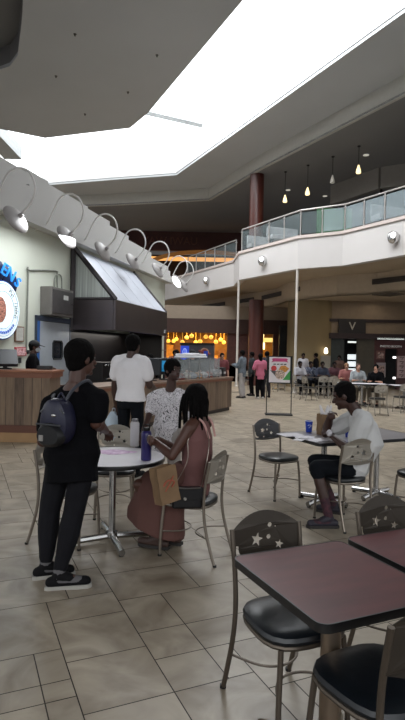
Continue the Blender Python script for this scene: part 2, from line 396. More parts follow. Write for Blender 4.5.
# ------------------------------------------------------------------ upper storey behind the balcony
bal = [XY(PZ(405, 215.6, ZF)), XY(PZ(343, 231, ZF)), XY(PZ(298.5, 235.7, ZF)), XY(PZ(239.5, 251.6, ZF))]
balE = [ext(bal[1], bal[0], 7)] + bal
D = V(bal[-1]); lo = [XY(PZ(234, 260, ZF)), XY(PZ(186, 274, ZF))]; lo = lo + [ext(lo[0], lo[1], 9)]
bal2 = [bal[-1]] + lo
# white fascia of the balcony (ledge on top, soffit below)
def offs(pts, d):
    out = []
    for i, p in enumerate(pts):
        a = V(pts[max(i - 1, 0)]); c = V(pts[min(i + 1, len(pts) - 1)]); t = (c - a).normalized(); nn = V((-t.y, t.x))
        if nn.y < 0: nn = -nn
        out.append(tuple(V(p) + nn * d))
    return out
allb = balE + lo
inner = offs(allb, .35); deep = offs(allb, 11)
def strip_solid(b, P, Q, z0, z1):
    for i in range(len(P) - 1): b.prism([P[i], P[i + 1], Q[i + 1], Q[i]], z0, z1)
b = MB(); strip_solid(b, allb, inner, ZS, ZF - .12); struct(b.build('trim_2', WHITE, smooth=False))
b = MB(); strip_solid(b, offs(allb, -.06), inner, ZF - .12, ZF); struct(b.build('trim_3', mat('ledge_paint', '#d3c6c0', .6, var=.03), smooth=False))
s2 = offs(allb, 2.6)
b = MB(); strip_solid(b, offs(allb, .3), s2, ZS, ZS + .1); struct(b.build('ceiling', BEIGE, smooth=False))
s2b = offs(allb, 2.75)
b = MB(); strip_solid(b, s2, s2b, 4.3, ZS); struct(b.build('trim_4', mat('bulkhead_paint', '#b5a692', .85, var=.04), smooth=False))
b = MB(); strip_solid(b, s2, offs(allb, 16), 4.3, 4.4); struct(b.build('ceiling', BEIGE, smooth=False))
b = MB(); strip_solid(b, inner, offs(allb, 14), ZF - .3, ZF); struct(b.build('floor', mat('upper_floor', '#8b8178', .5, var=.05), smooth=False))
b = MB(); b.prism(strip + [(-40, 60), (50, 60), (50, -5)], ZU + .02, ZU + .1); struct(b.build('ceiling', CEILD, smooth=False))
uw = offs(balE, 5.8)[:-1]; uw = uw + [tuple(V(uw[-1]) + V((-1.6, 3)))]
b = MB(); b.wall(uw, 9.7, ZU + .02, .2); b.wall(uw, ZF, 6.9, .2); struct(b.build('wall_upper_right', mat('upper_wall_paint', '#97938c', .8, var=.04), smooth=False))
b = MB(); b.wall(offs(uw, .5), 6.9, 9.7, .1); struct(b.build('wall_upper_right', mat('dark_shopfront', '#1d1b1f', .35, var=.3, scale=.8), smooth=False))
b = MB()
for i in range(len(uw) - 1):
    a, c = V(uw[i]), V(uw[i + 1]); L = (c - a).length; kk = max(1, int(L / 2.2))
    for j in range(kk + 1):
        p = a + (c - a) * (j / kk); b.box((p.x - .05, p.y - .05, 6.9), (p.x + .05, p.y + .05, 9.7))
struct(b.build('trim_5', mat('shopfront_mullion', '#6d6b6a', .4, .5), smooth=False))
# far upper wall: brown sign band, warm arched ledge
b = MB(); b.box((-22, 41, 9.3), (8, 41.4, ZU + .02)); struct(b.build('wall_upper_far', BROWN, smooth=False))
b = MB(); b.box((-22, 43, ZF), (8, 43.3, 9.3)); struct(b.build('wall_upper_far', mat('dim_shop_wall', '#3b2b22', .8, var=.5, scale=.6), smooth=False))
b = MB(); c0 = PY(207, 262, 40.6); pts = []
for i in range(21):
    a = math.pi * i / 20; pts.append((c0.x + 4.6 * math.cos(a), 40.6, c0.z - .6 + 1.35 * math.sin(a)))
b.tube(pts, .16, 6); struct(b.build('trim_6', mat('warm_arch', '#a06a35', .5, var=.1, emit=.25), smooth=True))
b = MB(); b.box((c0.x - 4.4, 41.5, 8.6), (c0.x + 4.4, 41.6, 8.9)); tag(b.build('cove_lamp', mat('warm_cove', '#ffb566', .5, emit=1.0), smooth=False), 'warm glowing cove strip under the arch behind the left balcony railing', 'light')
t_ = text('YAW IWAU', .8, .03, 'shop_lettering', mat('copper_letters', '#6e4436', .5, .3), None, Matrix.Translation(PY(170, 241, 40.97)) @ UPR)
tag(t_, 'thin copper capital letters across the brown band behind the lamps', 'sign')
# columns
for (px, y0, y1, rr, lab) in ((256, ZF, ZU, .36, 'red-brown round column rising behind the balcony railing to the dark upper ceiling'), (256, 0, 4.35, .38, 'red-brown round column standing on the food court floor under the balcony')):
    p = PY(px, 230 if y0 else 330, 27.6)
    b = MB(); b.lathe([(rr, y0), (rr, y1)], (0, 0, 0), 24)
    if y0 == 0: b.lathe([(rr + .02, 0), (rr + .02, .25), (rr, .27)], (0, 0, 0), 24)
    tag(b.build('round_column', REDBR, loc=(p.x, p.y, 0)), lab, 'column')
# two thin white posts carrying the balcony
for px, pt, lab in ((237.5, bal[3], 'thin white post under the balcony corner, left of the red-brown column'), (295.5, bal[2], 'thin white post under the balcony, beside the poster stand')):
    q = V(pt) + V((.0, .08)); b = MB(); b.lathe([(.055, 0), (.055, ZS)], (0, 0, 0), 12); b.lathe([(.11, 0), (.11, .03), (.06, .05)], (0, 0, 0), 12)
    tag(b.build('support_post', mat('post_paint', '#c9c3bc', .5, var=.03), loc=(q.x, q.y, 0)), lab, 'post')

# balcony railing runs
GL = glassm('rail_glass', '#b9c9cf', .3)
GLF = glassm('rail_glass_clear', '#9fb0b4', .14)
RAILM = mat('rail_metal', '#bdb9b6', .35, .45, var=.03)
def railing(pts, label, frost=(), first=True):
    base = V((pts[0][0], pts[0][1], ZF)); t = thing('glass_railing', label, 'railing', base)
    P = [V((x, y, ZF)) - base for x, y in pts]
    b = MB(); b.tube([p + V((0, 0, 1.08)) for p in P], .035, 8); b.build('handrail', RAILM, t)
    cnt = 0
    for a, c in zip(P[:-1], P[1:]):
        L = (c - a).length; k_ = max(1, round(L / 1.15)); dd = (c - a) / k_
        for j in range(k_ + 1):
            if (j == k_ and c is not P[-1]) or (j == 0 and not first and a is P[0]): continue
            p = a + dd * j; m = MB(); m.tube([p, p + V((0, 0, 1.06))], .028, 8); m.lathe([(.06, 0), (.06, .03)], p, 8); m.tube([p + V((-.06, 0, .95)), p + V((.06, 0, .95))], .02, 6)
            m.build('post', RAILM, t)
        for j in range(k_):
            p, q = a + dd * (j + .06), a + dd * (j + .94); d2 = (q - p).normalized(); nn = V((-d2.y, d2.x, 0)) * .008
            m = MB(); z0, z1 = V((0, 0, .09)), V((0, 0, .98))
            m.add([p + z0 - nn, q + z0 - nn, q + z0 + nn, p + z0 + nn, p + z1 - nn, q + z1 - nn, q + z1 + nn, p + z1 + nn], [(0, 3, 2, 1), (4, 5, 6, 7), (0, 1, 5, 4), (1, 2, 6, 5), (2, 3, 7, 6), (3, 0, 4, 7)])
            m.build('glass_panel', GL if cnt in frost else GLF, t, smooth=False); cnt += 1
    return t
ri = offs(allb, .12)
railing(ri[0:3], 'glass and chrome railing on the white balcony at the right edge', frost=range(20))
railing(ri[2:4], 'short straight glass railing in the middle of the balcony above the poster stand', frost=(0,), first=False)
railing(ri[3:5], 'glass railing of the balcony in front of the upper red-brown column', first=False)
railing(ri[5:7], 'farther glass railing at the left, behind the gooseneck lamps')
# round lamps on the fascia, slots in bulkhead
for px, py, lab in ((390, 239, 'right'), (262, 262, 'middle'), (207, 281, 'left')):
    # find point on fascia by depth
    best = None
    for a, c in zip(allb[:-1], allb[1:]):
        for q in range(41):
            p = V(a) + (V(c) - V(a)) * (q / 40); d = ray(px, py); x = d.x / d.y
            e_ = abs(p.x / p.y - x)
            if best is None or e_ < best[0]: best = (e_, p)
    p = best[1]; z = PY(px, py, p.y).z
    t = thing('globe_wall_light', {'right': 'chrome globe light on the white balcony fascia near the right edge', 'middle': 'chrome globe light on the white balcony fascia left of the thin post', 'left': 'chrome globe light on the lower left stretch of the balcony fascia'}[lab], 'light', (p.x, p.y - .02, z), 0, 'globe lights on the balcony fascia')
    b = MB(); b.lathe([(.12, .0), (.12, .05), (.08, .1)], (0, 0, 0), 16, (0, -1, 0)); b.build('mount', CHROME, t)
    b = MB(); b.ell((0, -.24, 0), (.22, .18, .24)); b.build('globe', mat('globe_chrome', '#cfcfcf', .12, .9, var=.02), t)
    b = MB(); b.ell((-.04, -.34, .04), (.12, .09, .14)); b.build('glass_lens', mat('lens', '#ffffff', .3, emit=1.6), t)
for i, (p0, p1, lab) in enumerate(((405, 372, 'dark air slot in the beige bulkhead at the right edge'), (300, 262, 'dark air slot in the beige bulkhead between the two white posts'), (254, 240, 'dark air slot in the beige bulkhead just right of the left post'), (225, 196, 'dark air slot in the beige bulkhead above the golden shop'))):
    def onb(px):
        best = None
        for a, c in zip(s2[:-1], s2[1:]):
            for q in range(101):
                p = V(a) + (V(c) - V(a)) * (q / 100); x = ray(px, 300); e_ = abs(p.x / p.y - x.x / x.y)
                if best is None or e_ < best[0]: best = (e_, p)
        return best[1]
    a, c = onb(p0), onb(p1); d = (c - a).normalized(); nn = V((-d.y, d.x));
    if nn.y > 0: nn = -nn
    b = MB(); P = [a - nn * .01, c - nn * .01, c + nn * .04, a + nn * .04]; o_ = P[0]
    b.prism([tuple(q - o_) for q in P], 4.72, 4.95)
    for kq in range(2): b.prism([tuple(q - o_ + nn * .02) for q in P], 4.79 + kq * .07, 4.80 + kq * .07)
    tag(b.build('air_slot', mat('vent_dark', '#3a322c', .6), smooth=False, loc=(o_.x, o_.y, 0)), lab, 'vent', 'air slots in the bulkhead')
p = PZ(389, 294, 4.3); b = MB(); b.box((-.5, -.5, -.04), (.5, .5, 0), R(20))
for kq in range(5): b.box((-.45, -.4 + kq * .2, -.055), (.45, -.36 + kq * .2, -.04), R(20), (0, 0, 0))
tag(b.build('ceiling_vent', mat('vent_grey', '#5f564c', .6), smooth=False, loc=p), 'square ceiling vent under the balcony above the dark shop', 'vent')
# pendants upstairs
for i, (px, py, on) in enumerate(((285, 198.5, 1), (307.5, 191, 1), (332.5, 179, 0), (358.5, 169, 1))):
    p = PY(px, py, [27, 26, 24.8, 23.5][i])
    t = thing('pendant_lamp', ['small lit pendant lamp closest to the upper red-brown column', 'small lit pendant lamp upstairs, second from the upper column', 'small dim unlit-looking pendant lamp upstairs', 'small lit pendant lamp upstairs nearest the right edge'][i], 'lamp', (p.x, p.y, ZU), 0, 'pendants over the upper floor')
    b = MB(); b.tube([(0, 0, 0), (0, 0, p.z - ZU + .15)], .012, 6); b.lathe([(.07, 0), (.07, -.03)], (0, 0, 0), 10); b.build('cord', BLACK, t)
    b = MB(); b.lathe([(.03, .17), (.045, .10), (.085, -.02), (.11, -.15), (.09, -.19)], (0, 0, p.z - ZU), 14)
    b.build('glass_shade', mat('pendant_glow' if on else 'pendant_dim', '#ffe0a8' if on else '#b9b4aa', .4, emit=1.7 if on else .2), t)
for px, py in ((366, 155), (288, 190), (325, 196)):
    p = PZ(px, py, ZU); b = MB(); b.lathe([(.13, 0), (.13, -.02), (.09, -.025)], (0, 0, 0), 12)
    tag(b.build('recessed_light', mat('downlight', '#d8d4c8', .4, emit=.5), loc=p), {366: 'flat recessed downlight above the right pendant lamp', 288: 'flat recessed downlight above the left pendant lamp', 325: 'flat recessed downlight behind the middle pendants'}[px], 'light', 'recessed lights of the upper ceiling')
# things seen on the upper floor behind the glass
p = PY(334, 228, 23.4)
b = MB(); b.box((-.75, -.05, 0), (.75, .05, 1.35)); tag(b.build('green_banner', mat('green_cloth', '#35663b', .7, var=.15), smooth=False, loc=(p.x, p.y, ZF)), 'green panel standing behind the short middle stretch of balcony glass', 'banner')
for px, yy, lab in ((285, 25.0, 'pale upper-floor bench behind the glass left of the green panel'), (264, 27.0, 'pale upper-floor bench beside the upper red-brown column'), (392, 21.0, 'pale upper-floor bench behind the glass at the right edge')):
    p = PY(px, 230, yy); t = thing('lounge_bench', lab, 'bench', (p.x, p.y, ZF), R(20))
    b = MB(); b.box((-.8, -.3, .25), (.8, .3, .45)); b.build('seat', mat('pale_upholstery', '#a9abad', .7), t, bevel=.03)
    b = MB(); b.box((-.8, .2, .45), (.8, .32, .9)); b.build('backrest', mat('pale_upholstery', '#a9abad', .7), t, bevel=.03)
    b = MB(); [b.box((x - .03, -.2, 0), (x + .03, .2, .25)) for x in (-.7, .7)]; b.build('feet', BLACK, t)

# ------------------------------------------------------------------ ground floor shops under the balcony
fw = PY(225, 350, 31)
b = MB()
b.box((-16, 31, 3.55), (6.2, 31.3, 4.3)); struct(b.build('wall_far', mat('far_beige', '#8f8172', .85, var=.05), smooth=False))
b = MB(); b.box((-16, 30.9, 2.75), (6.2, 31.3, 3.55)); struct(b.build('trim_7', mat('brown_band', '#382019', .6, var=.12), smooth=False))
xa, xb, xc, xd = PY(166, 350, 31).x, PY(227, 350, 31).x, PY(256, 350, 31).x, PY(273, 350, 31).x
b = MB(); b.box((-16, 31, 0), (xa, 31.3, 2.75)); b.box((xb, 31, 0), (xc, 31.3, 2.75)); b.box((xd, 31, 0), (6.2, 31.3, 2.75)); b.box((xa, 31, 0), (xd, 31.3, .9)); struct(b.build('wall_far', mat('brick_brown', '#4a2a24', .8, var=.25, scale=8), smooth=False))
b = MB(); b.box((xa - 1, 35.5, 0), (xd + 1, 35.7, 3.5)); b.box((xa - 1, 31.3, 2.9), (xd + 1, 35.6, 3.0)); struct(b.build('wall_far', mat('amber_shop_wall', '#8a6431', .8, var=.45, scale=.9), smooth=False))
area('amber_shop_light', ((xa + xd) / 2, 33.3, 2.85), xd - xa, 1.6, 380, (1, .62, .22))
rnd = random.Random(5)
for i in range(13):
    px = 168 + i * 4.7 + rnd.uniform(-1, 1); py = rnd.uniform(336, 343); yy = rnd.uniform(32, 34.5)
    p = PY(px, py, yy); b = MB(); b.lathe([(.04, .13), (.11, .08), (.14, 0), (.10, -.08), (.03, -.11)], (0, 0, 0), 10); b.tube([(0, 0, .15), (0, 0, 2.9 - p.z)], .01, 5)
    tag(b.build('amber_pendant', mat('amber_glow', '#ffbe4e', .4, emit=1.0, var=.3), loc=p), 'round amber pendant glowing in the golden shop behind the counter', 'lamp', 'amber pendants in the golden shop')
for i in range(8):
    px = 170 + i * 7.4; p = PY(px, 352, 35.3); b = MB(); b.box((-.22, -.1, 0), (.22, .05, rnd.uniform(.5, 1.2)))
    tag(b.build('wall_display', mat('display_gold_%d' % (i % 3), ['#c78d3c', '#6b4424', '#d9b375'][i % 3], .5, var=.3, scale=5, emit=.15), smooth=False, loc=(p.x, p.y, .9 + .25 * (i % 2))), 'small golden display shelf on the back wall of the amber shop', 'shelf', 'golden displays in the amber shop')
for i, px in enumerate((256.5, 260, 263.5)):
    p = PY(px, 346, 31.9); t = MB(); t.box((-.07, -.05, -.3 if i == 1 else -.2), (.07, .05, .3 if i == 1 else .2)); t.tube([(0, 0, .15), (0, 0, 2.9 - p.z)], .012, 5)
    tag(t.build('lantern', mat('lantern_glow', '#ffe7a0', .4, emit=3), smooth=False, loc=p), 'tall narrow lit lantern on the wall right of the column, ' + ['left of three', 'tallest of three', 'right of three'][i], 'lamp', 'three lanterns behind the column')
p = PY(268, 340, 31.5); b = MB(); b.box((-.65, -.1, -.12), (.65, .1, .12)); tag(b.build('lit_shop_sign', mat('yellow_sign', '#ffd879', .5, emit=1.1), bevel=.05, loc=p), 'long yellow lit bar over the shop right of the lanterns', 'sign')
# rounded beige wall, dark shop with V sign, photo booth shop
b = MB(); cx = PY(314, 350, 27).x; b.lathe([(1.25, 0), (1.25, 4.3)], (cx, 27.6, 0), 40); struct(b.build('wall_corner', mat('tan_wall', '#837355', .8, var=.05, scale=.8), smooth=True))
ys = 26.6
def shopx(px, py=360, y=ys): return PY(px, py, y).x
x0, x1 = shopx(328), shopx(430)
b = MB(); b.box((x0, ys, 3.05), (x1, ys + .3, 4.3)); struct(b.build('wall_right', mat('shop_wall', '#8c7c6a', .85, var=.06), smooth=False))
b = MB(); b.box((x0, ys - .12, 3.28), (x1, ys + .02, 3.42)); b.box((x0, ys - .15, 2.45), (x1, ys + .1, 2.72)); struct(b.build('trim_8', mat('dark_beam', '#2a1b1d', .5, var=.1), smooth=False))
b = MB(); b.box((x0, ys, 2.72), (x1, ys + .3, 3.05)); struct(b.build('wall_right', mat('shop_wall', '#8c7c6a'), smooth=False))
xs1, xs2 = shopx(374), shopx(390)
b = MB(); b.box((x0, ys, 0), (shopx(344), ys + .2, 2.45)); struct(b.build('wall_right', mat('teal_shop_wall', '#2b3232', .5, var=.2), smooth=False))
b = MB(); b.box((shopx(357), ys, 0), (xs1, ys + .2, 2.45)); struct(b.build('wall_right', mat('olive_shop_wall', '#4a463d', .6, var=.12), smooth=False))
b = MB(); b.box((xs1, ys, 0), (shopx(385), ys + .2, 2.45)); b.box((shopx(397.5), ys, 0), (x1, ys + .2, 2.45)); b.box((shopx(385), ys, 2.0), (shopx(397.5), ys + .2, 2.45)); struct(b.build('wall_right', mat('maroon_shop_wall', '#4d2a2c', .6, var=.15), smooth=False))
b = MB(); b.box((x0 - 2, ys + 3, 0), (x1, ys + 3.2, 3.2)); b.box((x0, ys + .3, 2.72), (x1, ys + 3, 2.8)); struct(b.build('wall_right', mat('dark_shop_interior', '#16181b', .6, var=.4, scale=2), smooth=False))
t = thing('shop_sign', 'dark square shop sign with a pale letter V over the dark shop', 'sign', (shopx(350.5), ys - .1, 0))
hw = (shopx(364) - shopx(337)) / 2
b = MB(); b.box((-hw, -.06, 2.72), (hw, .05, 3.42)); b.build('panel', mat('sign_dark', '#1b1616', .5), t, smooth=False)
text('V', .55, .02, 'letter', mat('sign_letter', '#a9a59c', .5), t, Matrix.Translation((0, -.08, 3.05)) @ UPR)
p = PY(391, 346.5, ys - .02); t = text('PHOTO BOOTH', .145, .015, 'shop_lettering', mat('white_letters', '#c8c8c8', .5, emit=.15), None, Matrix.Translation(p) @ UPR); tag(t, 'white PHOTO BOOTH lettering over the black doorway at the right', 'sign')
for px0, px1, py, lab, rw in ((348, 356, 342, 'short lit ceiling tube inside the dark shop below the V sign', 1.2), (377, 404, 338.5, 'long lit ceiling tube over the PHOTO BOOTH lettering', .9)):
    y_ = ys + (.8 if px0 < 360 else -.1); p, q = PY(px0, py, y_), PY(px1, py, y_); b = MB(); b.box((0, -.05, -.04), (q.x - p.x, .05, .04)); tag(b.build('tube_light', mat('tube_glow%d' % px0, '#dfe6e0', .4, emit=rw), smooth=False, loc=p), lab, 'light')
for i, (px, py, h_) in enumerate(((352, 357, .22), (352, 364, .2), (352, 371, .22))):
    p = PY(px, py, ys + .6); b = MB(); b.box((-.22, -.03, -.13), (.22, .03, .13)); tag(b.build('wall_screen', mat('screen_white', '#dfe8ea', .4, emit=1.0), smooth=False, loc=p), 'small white lit panel in the dark shop, ' + ['top', 'middle', 'bottom'][i] + ' of a column of three', 'screen', 'lit panels in the dark shop')
for px, py, wd, hh, c, lab in ((380.5, 355, .2, .21, '#6e4a44', 'framed poster with a small picture left of the black doorway'), (381, 370, .22, .36, '#9a8f92', 'pale poster below the framed one left of the black doorway')):
    p = PY(px, py, ys - .03); t = thing('wall_poster', lab, 'poster', p)
    b = MB(); b.box((-wd, -.02, -hh), (wd, .02, hh)); b.build('frame', mat('poster_frame_%s' % c[1:], c, .5), t, smooth=False)
    b = MB(); b.box((-wd * .7, -.03, -hh * .7), (wd * .7, -.02, hh * .6)); b.build('print', mat('poster_art_%s' % c[1:], '#473534', .5, var=.6, scale=12, hex2='#a78d86'), t, smooth=False)
t = thing('vertical_banner', 'tall red and white banner right of the black doorway', 'banner', (shopx(401), ys - .06, 0))
z0, z1 = PY(401, 378, ys).z, PY(401, 356, ys).z
b = MB(); b.box((-.2, -.03, z0), (.2, .02, z1)); b.build('panel', mat('banner_red', '#b9a0a2', .6), t, smooth=False)
for kq in range(5):
    b = MB(); zz = z0 + (z1 - z0) * (kq + .5) / 5; b.tube([(-.1, -.04, zz + .05), (.1, -.04, zz + .05), (.0, -.04, zz - .06)], .022, 5); b.build('glyph', mat('banner_ink', '#3d1b22', .5), t)
for px, py in ((395, 357.5), (395, 378)):
    p = PY(px, py, ys + .3); b = MB(); b.box((-.1, -.03, -.05), (.1, .03, .05)); tag(b.build('booth_light', mat('booth_glow', '#ffffff', .4, emit=2), smooth=False, loc=p), 'small white light in the black doorway, ' + ('upper' if py < 360 else 'lower') + ' one', 'light')
p = PY(326, 350.5, 26.2); b = MB(); b.lathe([(.04, .14), (.09, .05), (.1, -.1), (.05, -.16)], (0, 0, 0), 12); tag(b.build('wall_lamp', mat('wall_lamp_glow', '#fff1d0', .4, emit=3), loc=p), 'small bright wall lamp at the edge of the tan wall', 'lamp')
p = PY(325.5, 362, 25.9); b = MB(); b.box((-.22, -.1, 0), (.22, .1, p.z + .3)); tag(b.build('white_cabinet', mat('cab_white', '#8f8a80', .6), smooth=False, bevel=.02, loc=(p.x, p.y, 0)), 'tall pale cabinet against the tan wall below the small bright lamp', 'cabinet')

# ------------------------------------------------------------------ kiosk (wall runs away from the camera, 14 degrees to the right)
KA = R(14); K0 = V((-3.25, 13.1, 0)); kd = V((math.sin(KA), math.cos(KA), 0)); kn = V((math.cos(KA), -math.sin(KA), 0))
KM = Matrix(((kn.x, kd.x, 0, K0.x), (kn.y, kd.y, 0, K0.y), (0, 0, 1, 0), (0, 0, 0, 1)))
def kw(x, y, z=0): return K0 + kn * x + kd * y + V((0, 0, z))
def KP(px, py, x=0):
    """point of the photograph on the plane x metres out from the kiosk wall -> (y, z)"""
    d = ray(px, py); p0 = K0 + kn * x; k_ = (p0 - EY).dot(kn) / d.dot(kn); q = EY + d * k_
    return (q - K0).dot(kd), q.z
def kbox(b, x0, x1, y0, y1, z0, z1): return b.box((x0, y0, z0), (x1, y1, z1))
b = MB(); kbox(b, -.2, 0, -5.5, 7.4, 0, 4.5); b.xf(KM); struct(b.build('wall_left', KWALL, smooth=False))
# stepped cornice: three stepped layers, top dropping towards the far end
edges = [KP(20, 172)[0] - 3, KP(24, 172)[0], KP(46, 190)[0], KP(66, 203)[0], KP(86, 215)[0], KP(108, 230)[0], KP(127, 243)[0], KP(150, 258)[0], 7.6]
tops = [KP(12, 165)[1], KP(35, 175)[1], KP(55, 189)[1], KP(76, 201)[1], KP(97, 215)[1], KP(118, 231)[1], KP(138, 246)[1], KP(158, 262)[1]]
b = MB()
for i in range(8):
    z1 = tops[i]; y0, y1 = edges[i], edges[i + 1]; zb = 4.2
    kbox(b, -.5, .05, y0, y1, zb, z1); kbox(b, .05, .13, y0, y1, zb, zb + (z1 - zb) * .72); kbox(b, .13, .2, y0, y1, zb, zb + (z1 - zb) * .42); kbox(b, .2, .26, y0, y1, zb, zb + (z1 - zb) * .14)
b.xf(KM); struct(b.build('trim_9', KCORN, smooth=False))
# gooseneck lamps
def make_lamp(lit=False):
    t = thing('gooseneck_lamp', 'x', 'lamp', (0, 0, 0), -KA, 'gooseneck lamps along the kiosk cornice')
    b = MB(); b.tube([(-.78, 0, .16), (-.66, 0, .18), (-.46, 0, .27), (-.28, 0, .60), (-.13, 0, .82), (.09, 0, .88), (.29, 0, .77), (.39, 0, .52), (.32, 0, .27), (.14, 0, .08)], .02, 8, smooth=5)
    b.build('arm', mat('lamp_white', '#f4f2f0', .4, var=.02), t)
    b = MB(); b.lathe([(.09, -.02), (.09, .02)], (-.78, 0, .16), 14, (1, 0, 0)); b.build('wall_plate', mat('lamp_white', '#e3e0de'), t)
    ax = V((-.86, .12, -.47)) if not lit else V((-.51, -.51, -.49)); ax.normalize(); c = V((.05, 0, 0))
    b = MB(); b.lathe([(.035, -.13), (.045, -.06), (.10, -.045), (.22, -.01), (.27, .03), (.275, .055), (.24, .06)], c, 22, ax); b.build('shade', mat('lamp_shade', '#a5a1a0', .45, var=.02), t)
    b = MB(); b.lathe([(.235, .055), (.235, .065)], c, 20, ax); b.build('lens', mat('lens_lit' if lit else 'lens_dim', '#ffffff' if lit else '#d8d6d0', .4, emit=2.2 if lit else 0), t)
    return t
LL = ['gooseneck lamp nearest the left edge, above the round lit sign', 'second white gooseneck lamp from the left', 'third white gooseneck lamp from the left, over the near end of the hood', 'fourth white gooseneck lamp from the left, over the sloped hood', 'fifth gooseneck lamp from the left, above the far end of the hood', 'sixth gooseneck lamp, its disc lit bright white towards the viewer', 'farthest and smallest gooseneck lamp at the end of the cornice']
Lp = make_lamp()
for i, (px, py) in enumerate(((15, 218), (66, 236), (102, 250.5), (132, 261), (157, 269.5))):
    y, z = KP(px, py, .72); p = kw(.72, y, z)
    if i == 0: Lp.location = p; Lp['label'] = LL[0]
    else: dup(Lp, p, -KA, LL[i])
ll = make_lamp(True); y, z = KP(176.5, 281, .72); ll.location = kw(.72, y, z); ll['label'] = LL[5]
y, z = KP(183, 285, .72); dup(Lp, kw(.72, min(y, 9.5), z), -KA, LL[6])
# exhaust hood
t = thing('exhaust_hood', 'big steel exhaust hood with a bright sloped front over the kiosk kitchen', 'hood', kw(0, 0), -KA)
HL = 4.0
b = MB(); kbox(b, 1.14, 1.2, 0, HL, 2.12, 2.85); kbox(b, .0, 1.14, 0, .05, 2.12, 2.85); kbox(b, 0, 1.14, HL - .05, HL, 2.12, 2.85); kbox(b, .0, 1.14, .05, HL - .05, 2.8, 2.85); b.build('fascia', mat('dark_hood_steel', '#5b5456', .3, .75, var=.08, scale=2), t, smooth=False, bevel=.015)
b = MB(); xs = [.05, 1.2]
for i in range(4):
    y0, y1 = .12 + i * (HL - .2) / 4, .12 + (i + 1) * (HL - .2) / 4 - .02
    p = [V((1.17, y0, 2.86)), V((1.17, y1, 2.86)), V((.08, y1, 4.1)), V((.08, y0, 4.1))]; nn = V((.06, 0, .05))
    b.add(p + [q - nn for q in p], [(0, 1, 2, 3), (7, 6, 5, 4), (0, 4, 5, 1), (1, 5, 6, 2), (2, 6, 7, 3), (3, 7, 4, 0)])
b.build('sloped_panels', mat('sky_reflection_steel', '#dde2ee', .42, .25, var=.06, scale=1.5), t, smooth=False)  # bluish white colour carries the skylight's reflection in the steel
b = MB(); b.tube([(1.19, .03, 2.85), (.08, .03, 4.12)], .06, 4); b.tube([(.06, .03, 2.1), (.06, .03, 4.15)], .07, 4); b.tube([(.06, .03, 2.86), (1.18, .03, 2.86)], .05, 4)
b.build('side_frame', mat('hood_frame', '#3b3638', .5, .3), t)
b = MB(); b.tube([(1.19, HL - .03, 2.85), (.08, HL - .03, 4.12)], .03, 4); b.build('far_edge_frame', mat('hood_frame', '#3b3638'), t)
b = MB(); b.add([(.1, .06, 2.86), (1.14, .06, 2.86), (.1, .06, 4.05), (.1, .1, 2.86), (1.14, .1, 2.86), (.1, .1, 4.05)], [(0, 1, 2), (5, 4, 3), (0, 3, 4, 1), (1, 4, 5, 2), (2, 5, 3, 0)])
b.build('side_panel', mat('side_steel', '#a9aeab', .35, .35, var=.25, scale=3, stretch=(9, 9, .3)), t, smooth=False)
for s in (0,):
    b = MB(); b.box((1.2, HL - .3, 2.2), (1.215, HL - .2, 2.3)); b.build('rating_plate', mat('plate_white', '#cfcfcf', .5), t, smooth=False)
# dark cooking wall and line under the hood
b = MB(); kbox(b, 0, .03, .0, HL, 0, 2.15); kbox(b, .0, 1.05, HL - .04, HL, 0, 2.12); b.xf(KM); struct(b.build('wall_left', KBLACK, smooth=False))
for i, (y0, y1, zt, nm, lab) in enumerate(((.15, .95, 1.35, 'upright_oven', 'dark upright oven under the near end of the exhaust hood'), (1.0, 2.2, .95, 'griddle', 'low black griddle under the middle of the hood'), (2.25, 3.2, .95, 'deep_fryer', 'black fryer under the far end of the hood'))):
    t = thing(nm, lab, 'oven' if i == 0 else 'cooker', kw(.08, (y0 + y1) / 2), -KA); h_ = (y1 - y0) / 2 - .01
    b = MB(); b.box((0, -h_, .1), (.75, h_, zt)); b.build('body', KBLACK, t, smooth=False, bevel=.02)
    b = MB(); b.tube([(.8, -h_ * .7, zt * .7), (.8, h_ * .7, zt * .7)], .015, 6); b.box((.75, -h_ * .7 - .01, zt * .7 - .015), (.8, -h_ * .7 + .02, zt * .7 + .015)); b.box((.75, h_ * .7 - .02, zt * .7 - .015), (.8, h_ * .7 + .01, zt * .7 + .015)); b.build('handle', CHROME, t)
    for q in (-1, 1):
        for xx in (.08, .67): b = MB(); b.lathe([(.02, 0), (.025, .1)], (xx, q * (h_ - .08), 0), 8); b.build('foot', BLACK, t)
    b = MB(); [b.lathe([(.03, .75), (.025, .79)], (0, 0, 0), 10, (1, 0, 0)) if False else b.lathe([(.03, 0), (.025, .03)], (.75, -h_ * .6 + h_ * .4 * k_, zt - .08), 10, (1, 0, 0)) for k_ in range(4)]; b.build('knobs', CHROME, t)
# grey swing door with a window, blue-edged frame
y0, zt = KP(38, 321); y1 = KP(67.5, 323)[0]
dr = thing('door_1', 'x', 'x', kw(0, 0), -KA); del dr['label']; del dr['category']; dr['kind'] = 'structure'
yw0, yw1 = KP(50.5, 350)[0], KP(60, 350)[0]; zw1, zw0 = KP(55, 341)[1], KP(55, 359)[1]
hole = [(yw0 + .04, zw0), (yw1 - .04, zw0), (yw1, zw0 + .05), (yw1, zw1 - .05), (yw1 - .04, zw1), (yw0 + .04, zw1), (yw0, zw1 - .05), (yw0, zw0 + .05)]
me = flat([(y0, .02), (y1, .02), (y1, zt), (y0, zt)], [hole], .045)
YZX = Matrix(((0, 0, 1, 0), (1, 0, 0, 0), (0, 1, 0, 0), (0, 0, 0, 1)))
obj_from(me, 'leaf', mat('door_grey', '#b4bbc2', .4, .3, var=.04), dr, Matrix.Translation((.03, 0, 0)) @ YZX)
